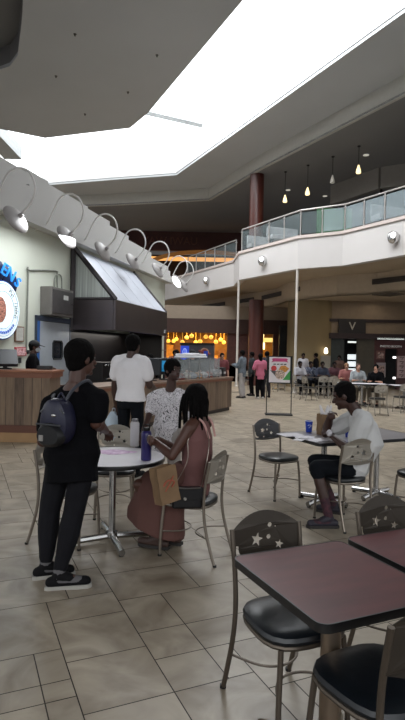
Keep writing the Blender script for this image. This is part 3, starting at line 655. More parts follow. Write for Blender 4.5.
b = MB(); kbox(b, .0, .06, y0 - .13, y0 - .01, 0, zt + .1); kbox(b, 0, .06, y1 + .01, y1 + .08, 0, zt + .1); kbox(b, 0, .06, y0 - .13, y1 + .08, zt + .01, zt + .12); b.build('frame', mat('door_frame', '#3c4656', .5, var=.05), dr, smooth=False)
b = MB(); kbox(b, .06, .065, y0 - .12, y0 - .02, .1, zt); b.build('blue_edge', mat('blue_film', '#2f5fa0', .4, var=.05), dr, smooth=False)
b = MB(); kbox(b, .02, .04, yw0, yw1, zw0, zw1); b.build('pane', mat('dark_glass', '#20242a', .1), dr, smooth=False)
b = MB(); pts = [(.06, y, z) for y, z in hole]; b.tube(pts, .018, 6, closed=True); b.build('gasket', BLACK, dr)
# electrical box
ya, za = KP(50.5, 286, .25); yb, zb = KP(57.5, 316, .25); yc = KP(70, 300, .02)[0]
t = thing('electrical_box', 'grey steel electrical box on the kiosk wall above the grey swing door', 'electrical box', kw(0, 0), -KA)
b = MB(); kbox(b, 0, .28, ya, ya + 1.0, zb, za); b.build('body', mat('box_grey', '#77736f', .45, .4, var=.06), t, smooth=False, bevel=.015)
b = MB(); kbox(b, .28, .3, ya + .04, ya + .96, zb + .05, za - .05); b.build('door', mat('box_door', '#4e4b4b', .45, .4), t, smooth=False, bevel=.01)
b = MB(); kbox(b, .3, .31, ya + .5, ya + .7, za - .25, za - .15); b.build('sticker', mat('sticker_white', '#b8b8b4', .6), t, smooth=False)
b = MB(); b.lathe([(.03, 0), (.025, .03)], (.3, ya + .85, (za + zb) / 2), 10, (1, 0, 0)); b.build('latch', CHROME, t)
# conduit
b = MB(); p1 = KP(27, 270); p2 = KP(56, 275); p3 = KP(58, 284); p0 = KP(25, 352)
b.tube([(.03, p0[0], p0[1]), (.03, p1[0], p1[1] - .08), (.03, p1[0] + .05, p1[1]), (.03, p2[0] - .08, p2[1] + .08), (.03, p2[0], p2[1]), (.03, p2[0] + .02, za + .005)], .018, 6, smooth=3)
b.xf(KM); tag(b.build('wall_conduit', mat('conduit_grey', '#8a8d84', .5, .3)), 'thin grey conduit pipe running up the kiosk wall and over to the electrical box', 'pipe')
b = MB(); q = KP(64, 276); b.tube([(.03, ya + .55, za + .005), (.03, ya + .6, za + .3), (.03, ya + .85, za + .34), (.03, ya + .9, za + .005)], .016, 6, smooth=4); b.xf(KM); tag(b.build('wall_conduit', mat('conduit_grey', '#8a8d84')), 'short hooped conduit on top of the electrical box', 'pipe')
# round lit sign and blue letters
yc, zc = KP(1.5, 310, .08)
t = thing('round_sign', 'round lit white shop sign with blue rim, meat picture and small lettering', 'sign', kw(0, yc, zc), -KA)
b = MB(); b.lathe([(.57, .0), (.57, .1)], (0, 0, 0), 40, (1, 0, 0)); b.build('box', mat('sign_blue_rim', '#20409a', .4, var=.05), t)
b = MB(); b.lathe([(.545, .1), (.545, .115)], (0, 0, 0), 40, (1, 0, 0)); b.build('face', mat('sign_face', '#dfeef2', .4, var=.03, emit=.62), t)
b = MB()
for rr in (.36, .5): b.tube([(.118, rr * math.cos(a), rr * math.sin(a)) for a in [2 * math.pi * i / 36 for i in range(36)]], .006, 4, closed=True)
b.build('ring_lines', mat('ring_ink', '#7f8fb4', .5), t)
b = MB(); b.ell((.12, -.10, .0), (.015, .20, .25), n=16); b.build('meat_picture', mat('meat', '#7a3f34', .6, var=.5, scale=14, stretch=(1, 1, 3), hex2='#c98f7c', emit=.2), t)
b = MB(); rnd = random.Random(2)
for a in [R(x) for x in (62, 56, 50, 44, 20, 14, 8, 2, -4, -12, -18)]:
    c = V((.12, .43 * math.cos(a), .43 * math.sin(a))); r_ = V((0, math.cos(a), math.sin(a))); tt = V((0, -math.sin(a), math.cos(a)))
    for q in range(3): o_ = c + r_ * rnd.uniform(-.03, .03) + tt * rnd.uniform(-.015, .015); b.tube([o_ - r_ * .022 + tt * rnd.uniform(-.01, .01), o_ + r_ * .022], .006, 4)
b.build('black_lettering', mat('black_ink', '#141416', .5), t)
b = MB()
for a in [R(x) for x in range(-112, -38, 9)]:
    c = V((.12, .43 * math.cos(a), .43 * math.sin(a))); r_ = V((0, math.cos(a), math.sin(a))); tt = V((0, -math.sin(a), math.cos(a)))
    b.tube([c - r_ * .035 - tt * .015, c + r_ * .035 - tt * .015], .008, 4); b.tube([c + r_ * .03 - tt * .015, c - r_ * .02 + tt * .02], .008, 4); b.tube([c - r_ * .02 + tt * .02, c + r_ * .035 + tt * .02], .008, 4)
b.build('blue_lettering', mat('blue_ink', '#2f62c8', .5, emit=.2), t)
t = thing('lit_letters', 'glowing blue slanted letters ENS on a dark backing above the round sign', 'sign', kw(0, 0), -KA)
pth = [KP(3.0, 269, .14), KP(9.5, 274, .14), KP(16.5, 282, .14)]
b = MB()
for (y, z), a in zip(pth, (-20, -28, -38)): b.ell((.06, y, z - .03), (.05, .14, .19), n=14)
b.build('backing', mat('letter_backing', '#15214a', .5), t)
for ch, (y, z), a, s_ in zip('ENS', pth, (-18, -22, -30), (.36, .36, .32)):
    M = Matrix.Translation((.15, y, z)) @ YZX @ Matrix.Rotation(R(a), 4, 'Z')
    text(ch, s_, .012, 'letter', mat('blue_glow', '#2b93f5', .4, var=.02, emit=.45), t, M, shear=.25)
# framed notice, red fire notice, outlets, shelf of bottles on the far white pier
def wallbox(name, px0, py0, px1, py1, m, lab, cat, th=.03, mk=None):
    ya, za = KP(px0, py0, th); yb, zb = KP(px1, py1, th); t = thing(name, lab, cat, kw(0, (ya + yb) / 2, (za + zb) / 2), -KA); h, v = (yb - ya) / 2, (za - zb) / 2
    b = MB(); b.box((0, -h, -v), (th, h, v)); b.build('plate' if mk is None else 'frame', m, t, smooth=False, bevel=.004)
    if mk: b = MB(); b.box((th, -h * .8, -v * .85), (th + .005, h * .8, v * .85)); b.build('print', mk, t, smooth=False)
    return t
wallbox('framed_notice', 15.5, 326, 24, 342, mat('frame_wood', '#7b5b45', .5), 'small wood-framed notice right of the round sign', 'picture', mk=mat('notice_paper', '#b9b7b0', .6, var=.15, scale=30))
wallbox('fire_notice', 15.5, 347, 26.5, 356, mat('fire_red', '#b02233', .5, emit=.05), 'small red safety notice below the framed notice', 'sign', mk=mat('fire_red2', '#c23a4a', .5, var=.3, scale=40, hex2='#e8c8c8'))
wallbox('wall_outlet', 28, 350, 30, 354, mat('outlet_dark', '#2b2b2b', .5), 'small dark switch plate on the wall right of the red notice', 'switch')
wallbox('wall_outlet', 14.5, 359, 16.5, 365, mat('outlet_dark', '#2b2b2b', .5), 'small dark outlet low on the wall below the red notice, left one', 'switch')
wallbox('wall_outlet', 19.5, 357.5, 21.5, 363, mat('outlet_dark', '#2b2b2b', .5), 'small dark outlet low on the wall below the red notice, right one', 'switch')
ya, za = KP(155, 349.5, .1); b = MB(); b.box((0, -.8, -.03), (.25, .8, 0)); tag(b.build('wall_shelf', mat('shelf_dark', '#5d5650', .5), smooth=False, loc=kw(0, ya, za)), 'short dark shelf on the white pier at the far end of the hood', 'shelf'); bpy.data.objects[-1] if False else None
sh = [o for o in col.objects if o.name.startswith('wall_shelf')][0]; sh.rotation_euler = (0, 0, -KA)
for i in range(4):
    p = kw(.13, ya - .5 + i * .33, za + .001); b = MB(); b.lathe([(.05, 0), (.055, .02), (.055, .2), (.02, .27), (.02, .33)], (0, 0, 0), 10)
    tag(b.build('sauce_bottle', mat('bottle_%d' % (i % 2), ['#2a1a16', '#4a4640'][i % 2], .3), loc=p), 'small dark bottle on the shelf at the hood, %s of four' % ['nearest', 'second nearest', 'second farthest', 'farthest'][i], 'bottle', 'bottles on the kiosk shelf')

# left service counter
WOOD = plank_mat('barn_planks', '#4b3b31', '#88725d', .155)
WOODY = plank_mat('barn_planks_side', '#4b3b31', '#88725d', .155, 'Y')
t = thing('service_counter', 'tall wood-plank service counter with reddish top at the left', 'counter', (-3.9, 9.43, 0))
cx = PY(52, 371, 9.43).x + 3.9; ct = 1.265
b = MB(); b.box((-.06, .02, .3), (cx - .04, .72, ct - .13)); b.build('plank_front', WOOD, t, smooth=False)
b = MB(); b.box((-.08, -.0, ct - .13), (cx, .75, ct - .04)); b.build('trim_band', mat('reddish_wood', '#7b4c38', .5, var=.15, scale=5, stretch=(.6, 4, 4)), t, smooth=False)
b = MB(); b.box((-.1, -.03, ct - .04), (cx + .02, .78, ct)); b.build('top', mat('reddish_top', '#8d5c43', .35, var=.12, scale=5, stretch=(.6, 4, 4)), t, smooth=False, bevel=.008)
b = MB(); b.box((-.08, -.01, .17), (cx - .02, .74, .3)); b.build('lower_band', mat('dark_wood_band', '#5b3424', .5, var=.15, scale=4, stretch=(.6, 4, 4)), t, smooth=False)
b = MB(); b.box((-.06, .0, 0), (cx - .03, .72, .17)); b.build('base', mat('tan_base', '#9b7a55', .6, var=.1, scale=4), t, smooth=False)
# right serving counter running back
e0, e1 = V((-1.95, 10.0, 0)), V((.88, 15.5, 0)); cdv = (e1 - e0); CL = cdv.length; crz = math.atan2(-cdv.x, cdv.y)   # local +Y along counter, +X towards the hall
t = thing('serving_counter', 'long wood-plank serving counter running back with the food display on it', 'counter', e0, crz)
b = MB(); b.box((-.8, 0, .1), (-.02, CL - .02, .86)); b.build('plank_front', WOODY, t, smooth=False)
b = MB(); b.box((-.82, -.02, .86), (0, CL, .92)); b.build('trim_band', mat('reddish_wood', '#7b4c38'), t, smooth=False)
b = MB(); b.box((-.85, -.04, .92), (.03, CL + .03, .96)); b.build('top', mat('counter_top_grey', '#7f6656', .3, var=.1), t, smooth=False, bevel=.006)
b = MB(); b.box((-.78, .02, 0), (-.06, CL - .06, .1)); b.build('kick_board', mat('kick_dark', '#2e2622', .6), t, smooth=False)
def con(px, py, off=-.25):
    """point on the serving counter: y along it, height"""
    nx = V((math.cos(crz), math.sin(crz), 0)); ny = V((-math.sin(crz), math.cos(crz), 0)); p0 = e0 + nx * off
    d = ray(px, py); k_ = (p0 - EY).dot(nx) / d.dot(nx); q = EY + d * k_; return q, (q - e0).dot(ny)
# sneeze guard sections
g0 = con(172, 370)[1]; g1 = con(214, 368)[1]; ns = 4
t = thing('sneeze_guard', 'glass food guard with metal posts standing on the serving counter', 'display case', e0 + V((0, 0, .961)), crz)
for i in range(ns + 1):
    y = g0 + (g1 - g0) * i / ns; b = MB(); b.tube([(-.1, y, 0), (-.1, y, .52)], .018, 6); b.build('post', CHROME, t)
for i in range(ns):
    ya, yb = g0 + (g1 - g0) * (i + .04) / ns, g0 + (g1 - g0) * (i + .96) / ns
    b = MB(); b.box((-.106, ya, .04), (-.094, yb, .5)); b.build('front_glass', glassm('guard_glass', '#c4ced2', .28), t, smooth=False)
b = MB(); b.box((-.55, g0, .52), (-.06, g1, .535)); b.build('top_glass', glassm('guard_glass', '#c4ced2'), t, smooth=False)
for i, px in enumerate((184, 191, 198)):
    q, y = con(px, 364, -.3); hw = .21
    b = MB(); b.box((-.17, -hw, .0), (.17, hw, .045)); b.box((-.15, -hw + .02, .045), (.15, hw - .02, .10 + .02 * (i % 2))); me_o = b.build('covered_tray', mat('tray_white', '#e6e6ea', .4, var=.05), smooth=False, bevel=.02)
    nx = V((math.cos(crz), math.sin(crz), 0)); ny = V((-math.sin(crz), math.cos(crz), 0)); me_o.location = e0 + nx * -.3 + ny * y + V((0, 0, .961 + .537)); me_o.rotation_euler = (0, 0, crz)
    tag(me_o, 'white covered tray on top of the food guard, ' + ['nearest', 'middle', 'farthest'][i] + ' of three', 'tray', 'covered trays on the food guard')
rnd = random.Random(4)
for i in range(7):
    y = g0 + .2 + (g1 - g0 - .4) * i / 6; c = ['#c9c9c9', '#8f3b2a', '#d8d0c0', '#aab0b8', '#b9803a'][i % 5]
    b = MB(); b.lathe([(.11, 0), (.13, .05), (.13, .09), (.09, .13), (.03, .16)], (0, 0, 0), 12)
    o = b.build('food_pan', mat('food_%d' % (i % 5), c, .5, var=.4, scale=25), loc=e0 + nx * -.32 + ny * y + V((0, 0, .961)))
    tag(o, 'small ' + ['silver', 'red-brown', 'cream', 'grey', 'golden'][i % 5] + ' food pan behind the counter glass, number %s along from the near end' % ['one', 'two', 'three', 'four', 'five', 'six', 'seven', 'eight', 'nine'][i], 'food pan', 'food pans behind the counter glass')
def oncounter(px, off=-.4): q, y = con(px, 370, off); return e0 + nx * off + ny * y
# monitors, menu cabinet, cups, black dispensers
for px, lab, wd, glow, hh in ((152, 'black till monitor with its back turned, left of the blue glowing screen', .42, None, .3), (164, 'black till with a small glowing blue-green screen on the counter', .5, '#2a7fb0', .3)):
    p = oncounter(px, -.5) + V((0, 0, .961)); t = thing('till_monitor', lab, 'monitor', p, R(-8))
    b = MB(); b.lathe([(.12, 0), (.12, .02), (.03, .03), (.03, .14)], (0, 0, 0), 14); b.build('stand', BLACK, t)
    b = MB(); b.box((-wd / 2, -.03, .12), (wd / 2, .03, .12 + hh + .1)); b.build('casing', mat('casing', '#12151c', .4), t, smooth=False, bevel=.015)
    if glow: b = MB(); b.box((-.05, -.035, .2), (wd / 2 - .04, -.031, .46)); b.build('screen', mat('screen_teal', glow, .3, var=.7, scale=6, emit=.5), t, smooth=False)
p = V((0, 0, 0)); q = PY(197, 355, 16.7)
t = thing('menu_cabinet', 'tall dark grey cabinet behind the counter with a blue lit panel and a round emblem', 'cabinet', (q.x, 16.7, 0), R(-4))
hw = 16.5 / 540 * 16.7; z1 = PY(197, 343.5, 16.7).z
b = MB(); b.box((-hw, 0, 0), (hw, .7, z1)); b.build('body', mat('cab_grey', '#4d4b52', .5, .2, var=.06), t, smooth=False, bevel=.02)
b = MB(); b.box((-hw - .02, -.03, z1 - .05), (hw + .02, .02, z1 + .02)); b.build('top_edge', BLACK, t, smooth=False)
b = MB(); b.box((-hw, -.03, z1 - .52), (-hw + .26, 0, z1 - .08)); b.build('blue_panel', mat('blue_panel', '#2747c8', .4, emit=.5, var=.2, scale=5), t, smooth=False)
b = MB(); b.tube([(-hw + .13 + .06 * math.cos(a), -.035, z1 - .28 + .12 * math.sin(a)) for a in [i * .45 for i in range(14)]], .012, 5, closed=True); b.tube([(-hw + .13, -.035, z1 - .16), (-hw + .15, -.035, z1 - .42)], .012, 5); b.build('blue_panel_mark', mat('mark_pale', '#9db4ff', .4, emit=.5), t)
b = MB(); b.lathe([(.14, 0), (.14, .02)], (hw - .28, 0, z1 - .27), 20, (0, -1, 0)); b.build('emblem', mat('emblem_cream', '#b7907a', .5, var=.4, scale=9), t)
b = MB(); b.lathe([(.10, .02), (.10, .03)], (hw - .28, 0, z1 - .27), 16, (0, -1, 0)); b.tube([(hw - .46, -.03, z1 - .22), (hw - .1, -.03, z1 - .32)], .035, 6); b.build('emblem_centre', mat('emblem_red', '#8c3b33', .5, var=.5, scale=20), t)
p = oncounter(205.5, -.25) + V((0, 0, .961 + .537)); b = MB(); b.lathe([(.045, 0), (.06, .17), (.062, .18)], (0, 0, 0), 14); tag(b.build('blue_cup', mat('cup_blue', '#2546b8', .4), loc=p), 'small blue cup on the food guard at its far end', 'cup')
for i, px in enumerate((211, 216, 220.5)):
    p = oncounter(px + 1, -.3) + V((0, 0, .961)); t = thing('napkin_dispenser', 'small ' + ['grey', 'silver', 'black'][i] + ' dispenser near the far end of the serving counter', 'dispenser', p, crz)
    b = MB(); b.box((-.1, -.1, 0), (.1, .1, .26 if i == 2 else .2)); b.build('body', mat('disp%d' % i, ['#6a6a6c', '#9a9a9c', '#141416'][i], .4), t, smooth=False, bevel=.02)
    b = MB(); b.box((-.06, -.115, .08), (.06, -.1, .14)); b.box((.1, -.06, .08), (.115, .06, .14)); b.build('slot', mat('disp_label', '#c8c8c8', .5), t, smooth=False)
p = PY(7, 362, 9.7); t = thing('till_monitor', 'black till monitor on the left counter at the photo edge', 'monitor', (p.x - .05, 9.75, ct + .001), R(25))
b = MB(); b.lathe([(.12, 0), (.12, .02), (.04, .03), (.03, .12)], (0, 0, 0), 14); b.build('stand', BLACK, t)
b = MB(); b.box((-.2, -.16, .05), (.2, .0, .13)); b.add([(-.2, -.2, .10), (.2, -.2, .10), (.2, .06, .36), (-.2, .06, .36), (-.2, -.16, .06), (.2, -.16, .06), (.2, .1, .32), (-.2, .1, .32)], [(0, 1, 2, 3), (7, 6, 5, 4), (0, 4, 5, 1), (1, 5, 6, 2), (2, 6, 7, 3), (3, 7, 4, 0)]); b.build('casing', mat('casing', '#12151c'), t, smooth=False)
b = MB(); b.box((-.12, -.1, 0), (.12, .1, .07)); tag(b.build('till_printer', mat('printer_black', '#1d1f22', .4), smooth=False, bevel=.01, loc=(PY(44, 370, 9.9).x, 9.95, ct + .001)), 'small black printer on the left counter by the masked worker', 'printer')

# ------------------------------------------------------------------ poster stand
t = thing('poster_stand', 'tall black metal stand holding a food poster by the thin white post', 'sign', (PZ(278.5, 415).x, PZ(278.5, 415).y, 0), R(-3))
yy = PZ(278.5, 415).y; sc_ = yy / 540; hw = 12.3 * sc_; ztp = PY(278, 356, yy).z; zpb = PY(278, 383.5, yy).z
for s in (-1, 1): b = MB(); b.tube([(s * hw, 0, .03), (s * hw, 0, ztp)], .014, 6); b.build('upright', BLACK, t)
b = MB(); b.box((-hw - .03, -.16, 0), (hw + .03, .16, .035)); b.build('base', BLACK, t, smooth=False, bevel=.005)
b = MB(); b.box((-hw + .01, -.015, zpb), (hw - .01, .015, ztp)); bd = b.build('board', BLACK, t, smooth=False)
W_, H_ = hw - .05, ztp - zpb
b = MB(); b.box((-W_, -.022, zpb + .03), (W_, -.015, ztp - .03)); po = b.build('poster', mat('poster_white', '#e6e0e4', .5, var=.02, emit=.0), bd, smooth=False)
def pp(name, poly, m, y0=-.026, y1=-.022):
    b = MB(); b.prism(poly, 0, .004 + (-.022 - y0)); b.xf(Matrix.Translation((0, -.022, 0)) @ UPR); return b.build(name, m, bd, smooth=False)
zt_ = ztp - .05
pp('pink_ribbon', [(-W_ * .75, zt_ - .03), (-W_ * .6, zt_ - .01), (W_ * .6, zt_ - .01), (W_ * .78, zt_ - .03), (W_ * .68, zt_ - .07), (W_ * .8, zt_ - .12), (W_ * .5, zt_ - .1), (-W_ * .5, zt_ - .1), (-W_ * .8, zt_ - .12), (-W_ * .68, zt_ - .07)], mat('ribbon_pink', '#c2457c', .5))
for i in range(4): pp('text_line', [(-W_ * .6 + i * W_ * .33, zt_ - .16), (-W_ * .6 + i * W_ * .33 + W_ * .24, zt_ - .155), (-W_ * .6 + i * W_ * .33 + W_ * .24, zt_ - .18), (-W_ * .6 + i * W_ * .33, zt_ - .185)], mat('black_ink', '#141416'))
pp('green_corner', [(W_, zpb + .1), (W_, zpb + .36), (W_ * .3, zpb + .1)], mat('poster_green', '#3f9a48', .5))
pp('red_badge', circ(-W_ * .55, zpb + H_ * .55, .075), mat('poster_red', '#c73a3a', .5))
pp('fries_picture', [(-W_ * .1, zpb + H_ * .5), (W_ * .1, zpb + H_ * .64), (W_ * .5, zpb + H_ * .66), (W_ * .9, zpb + H_ * .55), (W_ * .6, zpb + H_ * .42), (0, zpb + H_ * .4)], mat('fries', '#c98a3e', .6, var=.4, scale=30), -.028)
pp('wrap_picture', circ(W_ * .05, zpb + H_ * .33, .13, 18), mat('wrap', '#7d6a5f', .6, var=.6, scale=26, hex2='#d0b8a8'), -.030)
pp('dark_paper', [(-W_ * .9, zpb + H_ * .48), (-W_ * .3, zpb + H_ * .45), (-W_ * .1, zpb + H_ * .15)], mat('dark_paper', '#5a5356', .6), -.027)

# ------------------------------------------------------------------ furniture kinds
def back_panel_mesh():
    w_, h_ = .19, .205; top = []
    for i in range(15):
        x = w_ - 2 * w_ * i / 14; top.append((x, .10 + .075 * (1 - (x / w_) ** 2)))
    outer = [(-w_, -.06), (-w_ * .6, -.075), (0, -.082), (w_ * .6, -.075), (w_, -.06)] + top
    moon = [(-.105 + .05 * math.cos(a), -.0 + .05 * math.sin(a)) for a in [R(x) for x in range(150, 300, 15)]] + [(-.088 + .045 * math.cos(a), .008 + .045 * math.sin(a)) for a in [R(x) for x in range(285, 150, -15)]]
    st = star(0, 0, .045, R(12)); 
    def ring_star(cx, cy, r): return [(cx + p[0], cy + p[1]) for p in star(0, 0, r, R(15))]
    holes = [circ(.035, .10, .012, 12), circ(.028, .042, .012, 12), ring_star(-.04, .035, .038), [(x - .02, y) for x, y in moon], ring_star(.085, .0, .026), circ(.065, .09, .004, 8), circ(-.02, -.04, .009, 10)]
    holes = [[(-x, y) for x, y in h][::-1] for h in holes]
    me = flat(outer, holes, .004)
    return me
BACK = back_panel_mesh()
BACK.transform(UPR)      # lies in XZ, thickness along Y
for v_ in BACK.vertices: v_.co.y += -.035 * (1 - (v_.co.x / .19) ** 2) + .0
def make_chair(frame, panel, pad, zt=.86):
    """side chair; faces local +Y, origin on the floor under the seat centre"""
    t = thing('cafe_chair', 'x', 'chair')
    b = MB()
    sec = []
    pts = []
    for i in range(28):
        a = 2 * math.pi * i / 28; x, y = math.cos(a), math.sin(a); k_ = 1 / (abs(x) ** 3.2 + abs(y) ** 3.2) ** (1 / 3.2); pts.append((x * k_ * .2 * (1 - .06 * (-y)), y * k_ * .2))
    rs = []
    for s_, z in ((.9, .43), (1.0, .437), (1.03, .452), (1.0, .468), (.9, .477), (.6, .4805), (.05, .481)): rs.append([V((x * s_, y * s_, z)) for x, y in pts])
    b.rings(rs); b.build('seat', pad, t)
    b = MB(); b.tube([V((x * .97, y * .97, .425)) for x, y in pts], .012, 8, closed=True); b.build('seat_frame', frame, t)
    for s in (-1, 1):
        b = MB(); b.tube([(s * .19, -.30, 0), (s * .19, -.265, .1), (s * .187, -.215, .28), (s * .185, -.197, .43), (s * .187, -.205, .6), (s * .19, -.24, zt - .06)], .0125, 8, smooth=5); b.build('rear_leg', frame, t)
        b = MB(); b.tube([(s * .16, .165, .42), (s * .175, .18, .2), (s * .18, .185, .0)], .0125, 8, smooth=4); b.build('front_leg', frame, t)
        b = MB(); b.lathe([(.016, 0), (.016, .015)], (s * .18, .185, 0), 8); b.build('foot_cap', BLACK, t)
        b = MB(); b.lathe([(.016, 0), (.016, .015)], (s * .19, -.30, 0), 8); b.build('foot_cap', BLACK, t)
    b = MB(); b.tube([(-.187, -.235, .2), (-.1, -.1, .2), (0, -.06, .2), (.1, -.1, .2), (.187, -.235, .2)], .006, 6, smooth=5); b.build('stretcher', frame, t); b = MB(); b.tube([(-.175, .18, .2), (-.1, .05, .2), (0, 0.01, .2), (.1, .05, .2), (.175, .18, .2)], .006, 6, smooth=5); b.build('stretcher', frame, t)
    me = BACK.copy(); me.transform(Matrix.Translation((0, -.225, zt - .165)) @ Matrix.Rotation(R(-4), 4, 'X').inverted()); me.materials.clear(); me.materials.append(panel)
    o = bpy.data.objects.new('backrest', me); col.objects.link(o); o.parent = t
    return t
def face(fx, fy): return math.atan2(-fx, fy)      # rotation that turns local +Y to (fx, fy)
CH_D = make_chair(DARKT, PANEL_D, VINYLB); CH_P = make_chair(PEWTER, PANEL_L, VINYL); CH_M = make_chair(PEWTER, PANEL_M, VINYL)
used = set()
def chair(kind, x, y, rz, label, group):
    if kind.name not in used:
        used.add(kind.name); kind.location = (x, y, 0); kind.rotation_euler = (0, 0, rz); kind['label'] = label; kind['group'] = group; return kind
    return dup(kind, (x, y, 0), rz, label, group)
U = V((ca, sa)); W2 = V((-sa, ca))
# near dark chairs (tucked under the dark tables)
pb = PZ(285, 603, .47)
chair(CH_D, .43, 2.44, face(sa, -ca), 'dark star-cut chair with round black seat tucked under the bigger mahogany table', 'dark chairs at the mahogany tables')
chair(CH_D, 1.13, 2.78, face(sa, -ca), 'dark chair showing only its star-cut back beyond the mahogany table at the right edge', 'dark chairs at the mahogany tables')
chair(CH_D, .675, 1.98, face(-.44, .90), 'dark chair in the lower right corner, nearest the camera, seen from behind its seat', 'dark chairs at the mahogany tables')
# middle distance
chair(CH_M, .90, 6.25, face(.5, -.87), 'empty chair with grey star-cut back at the left end of the grey table', 'chairs at the grey table')
chair(CH_P, 1.40, 5.32, face(-sa, ca), 'pale-backed chair carrying the man in the white shirt at the grey table', 'chairs at the grey table')
chair(CH_M, 2.26, 5.5, face(-sa, ca), 'chair cut by the right edge, its black seat showing beside the man in white', 'chairs at the grey table')
chair(CH_P, -.07, 4.42, face(-.91, .41), 'pewter chair with pale star-cut back on which the woman in the long skirt sits', 'chairs at the round table')
chair(CH_P, -1.11, 4.63, face(.96, -.27), 'empty chair with black seat behind the legs of the person in black', 'chairs at the round table')
chair(CH_P, -.86, 5.42, face(.12, -1.0), 'pale-backed chair on the far side of the round white table', 'chairs at the round table')

def cross_base(t, H, top_r=.28, post=.032, ang=R(24), m=CHROME):
    b = MB(); b.lathe([(post, .06), (post, H - .03)], (0, 0, 0), 16); b.lathe([(post + .02, .05), (post + .02, .09)], (0, 0, 0), 16); b.build('post', m, t)
    for k_ in range(2):
        a = ang + R(90) * k_; d = V((math.cos(a), math.sin(a), 0)) * top_r
        b = MB(); b.tube([-d + V((0, 0, .035)), V((0, 0, .055)), d + V((0, 0, .035))], .027, 8); b.build('base_bar', m, t)
        for s in (-1, 1): b = MB(); b.lathe([(.02, 0), (.02, .02)], d * s * .93, 8); b.build('glide', BLACK, t)
    b = MB(); b.box((-.2, -.02, H - .045), (.2, .02, H - .025)); b.box((-.02, -.2, H - .045), (.02, .2, H - .025)); b.build('spider', BLACK, t, smooth=False)
def rect_table(name, label, group, cen, w_, d_, H, top, rz, base_ang, rc=.04, m=CHROME, edge=.032):
    t = thing(name, label, 'table', (cen[0], cen[1], 0), rz, group)
    def rr(w_, d_, r):
        out = []
        for cx, cy, a0 in ((w_ - r, d_ - r, 0), (-w_ + r, d_ - r, 90), (-w_ + r, -d_ + r, 180), (w_ - r, -d_ + r, 270)):
            for i in range(6): a = R(a0 + 18 * i); out.append((cx + r * math.cos(a), cy + r * math.sin(a)))
        return out
    b = MB(); b.prism(rr(w_ / 2 - .006, d_ / 2 - .006, rc), H - .01, H); b.build('tabletop', top, t, smooth=False)
    b = MB(); o_, i_ = rr(w_ / 2, d_ / 2, rc + .006), rr(w_ / 2 - .006, d_ / 2 - .006, rc); n = len(o_)
    rs = [[V((x, y, H - edge)) for x, y in i_], [V((x, y, H - edge)) for x, y in o_], [V((x, y, H - .004)) for x, y in o_], [V((x * .998, y * .998, H + .001)) for x, y in o_], [V((x, y, H + .001)) for x, y in i_]]
    b.rings(rs, cap=False); b.build('edge_band', BLACKE, t)
    b = MB(); b.prism(i_, H - edge, H - .011); b.build('underside', mat('underside', '#2a2422', .8), t, smooth=False)
    cross_base(t, H, .30, .042 if m is not CHROME else .032, base_ang, m)
    return t
POSTM = mat('table_post_bronze', '#8b7b6b', .35, .8, var=.06)
tA = V((.15, 2.40)); tw, td = .60, .665
cA = tA + U * (tw / 2 - .005) - W2 * (td / 2)
rect_table('cafe_table', 'mahogany-red rectangular table with black edge filling the lower right, the left one of two', 'mahogany tables', cA, tw, td, .74, MAHOG, A, R(45), m=POSTM)
cB = V((.725, 2.68)) + U * (tw / 2) - W2 * (td / 2)
rect_table('cafe_table', 'mahogany-red table cut by the right edge, behind and right of the bigger one in view', 'mahogany tables', cB, tw, td, .74, MAHOG, A, R(45), m=POSTM)
GREYL = mat('grey_laminate', '#8e8b90', .3, var=.08, scale=3)
m0 = V((.885, 6.22)); mw, md = .72, .80
cM = m0 + U * (mw / 2) - W2 * (md / 2)
rect_table('cafe_table', 'grey-topped table with papers, cup and bag where the man in the white shirt eats', 'grey tables', cM, mw, md, .74, GREYL, A, R(21))
cM2 = cM + U * (mw + .03)
rect_table('cafe_table', 'grey-topped table behind the back of the man in white, at the right edge', 'grey tables', cM2, mw, md, .74, GREYL, A, R(21))
t = thing('round_table', 'round white-topped cafe table between the person in black and the seated woman', 'table', (-.75, 4.63, 0), 0); RT = .445
b = MB(); b.lathe([(RT - .012, .728), (RT - .008, .74), (.001, .741)], (0, 0, 0), 56); b.build('tabletop', WLAM, t)
b = MB(); b.lathe([(RT - .02, .705), (RT, .708), (RT + .003, .724), (RT, .738), (RT - .008, .7405)], (0, 0, 0), 56, cap=False); b.build('edge_band', BLACKE, t)
cross_base(t, .735, .38, .03, R(22))
TZ = .7415
# things on the round table
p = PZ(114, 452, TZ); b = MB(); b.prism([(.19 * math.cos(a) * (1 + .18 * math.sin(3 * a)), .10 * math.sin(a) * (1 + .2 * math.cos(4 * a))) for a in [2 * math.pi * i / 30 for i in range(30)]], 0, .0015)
tag(b.build('pink_light_patch', mat('pink_light_tint', '#d78fd6', .35, var=.25, scale=18, hex2='#ead0ee'), smooth=False, loc=p), 'flat pink patch for a spot of pink light on the round white table', 'light patch')  # thin pink patch in place of a spot of coloured light
def flask(px, py, m, label, h_=.25, r_=.042, capm=None, loop=True):
    p = PZ(px, py, TZ + .001); t = thing('drink_bottle', label, 'bottle', p)
    b = MB(); b.lathe([(r_ * .92, 0), (r_, .008), (r_, h_ * .82), (r_ * .86, h_ * .88), (r_ * .6, h_ * .91)], (0, 0, 0), 20); b.build('body', m, t)
    b = MB(); b.lathe([(r_ * .66, h_ * .9), (r_ * .7, h_ * .91), (r_ * .7, h_ * .99), (r_ * .62, h_)], (0, 0, 0), 18); loop and b.tube([(-r_ * .6, 0, h_ * .98), (-r_ * .5, 0, h_ * 1.08), (r_ * .5, 0, h_ * 1.08), (r_ * .6, 0, h_ * .98)], .006, 6, smooth=4); b.build('lid', capm or BLACK, t)
    return p
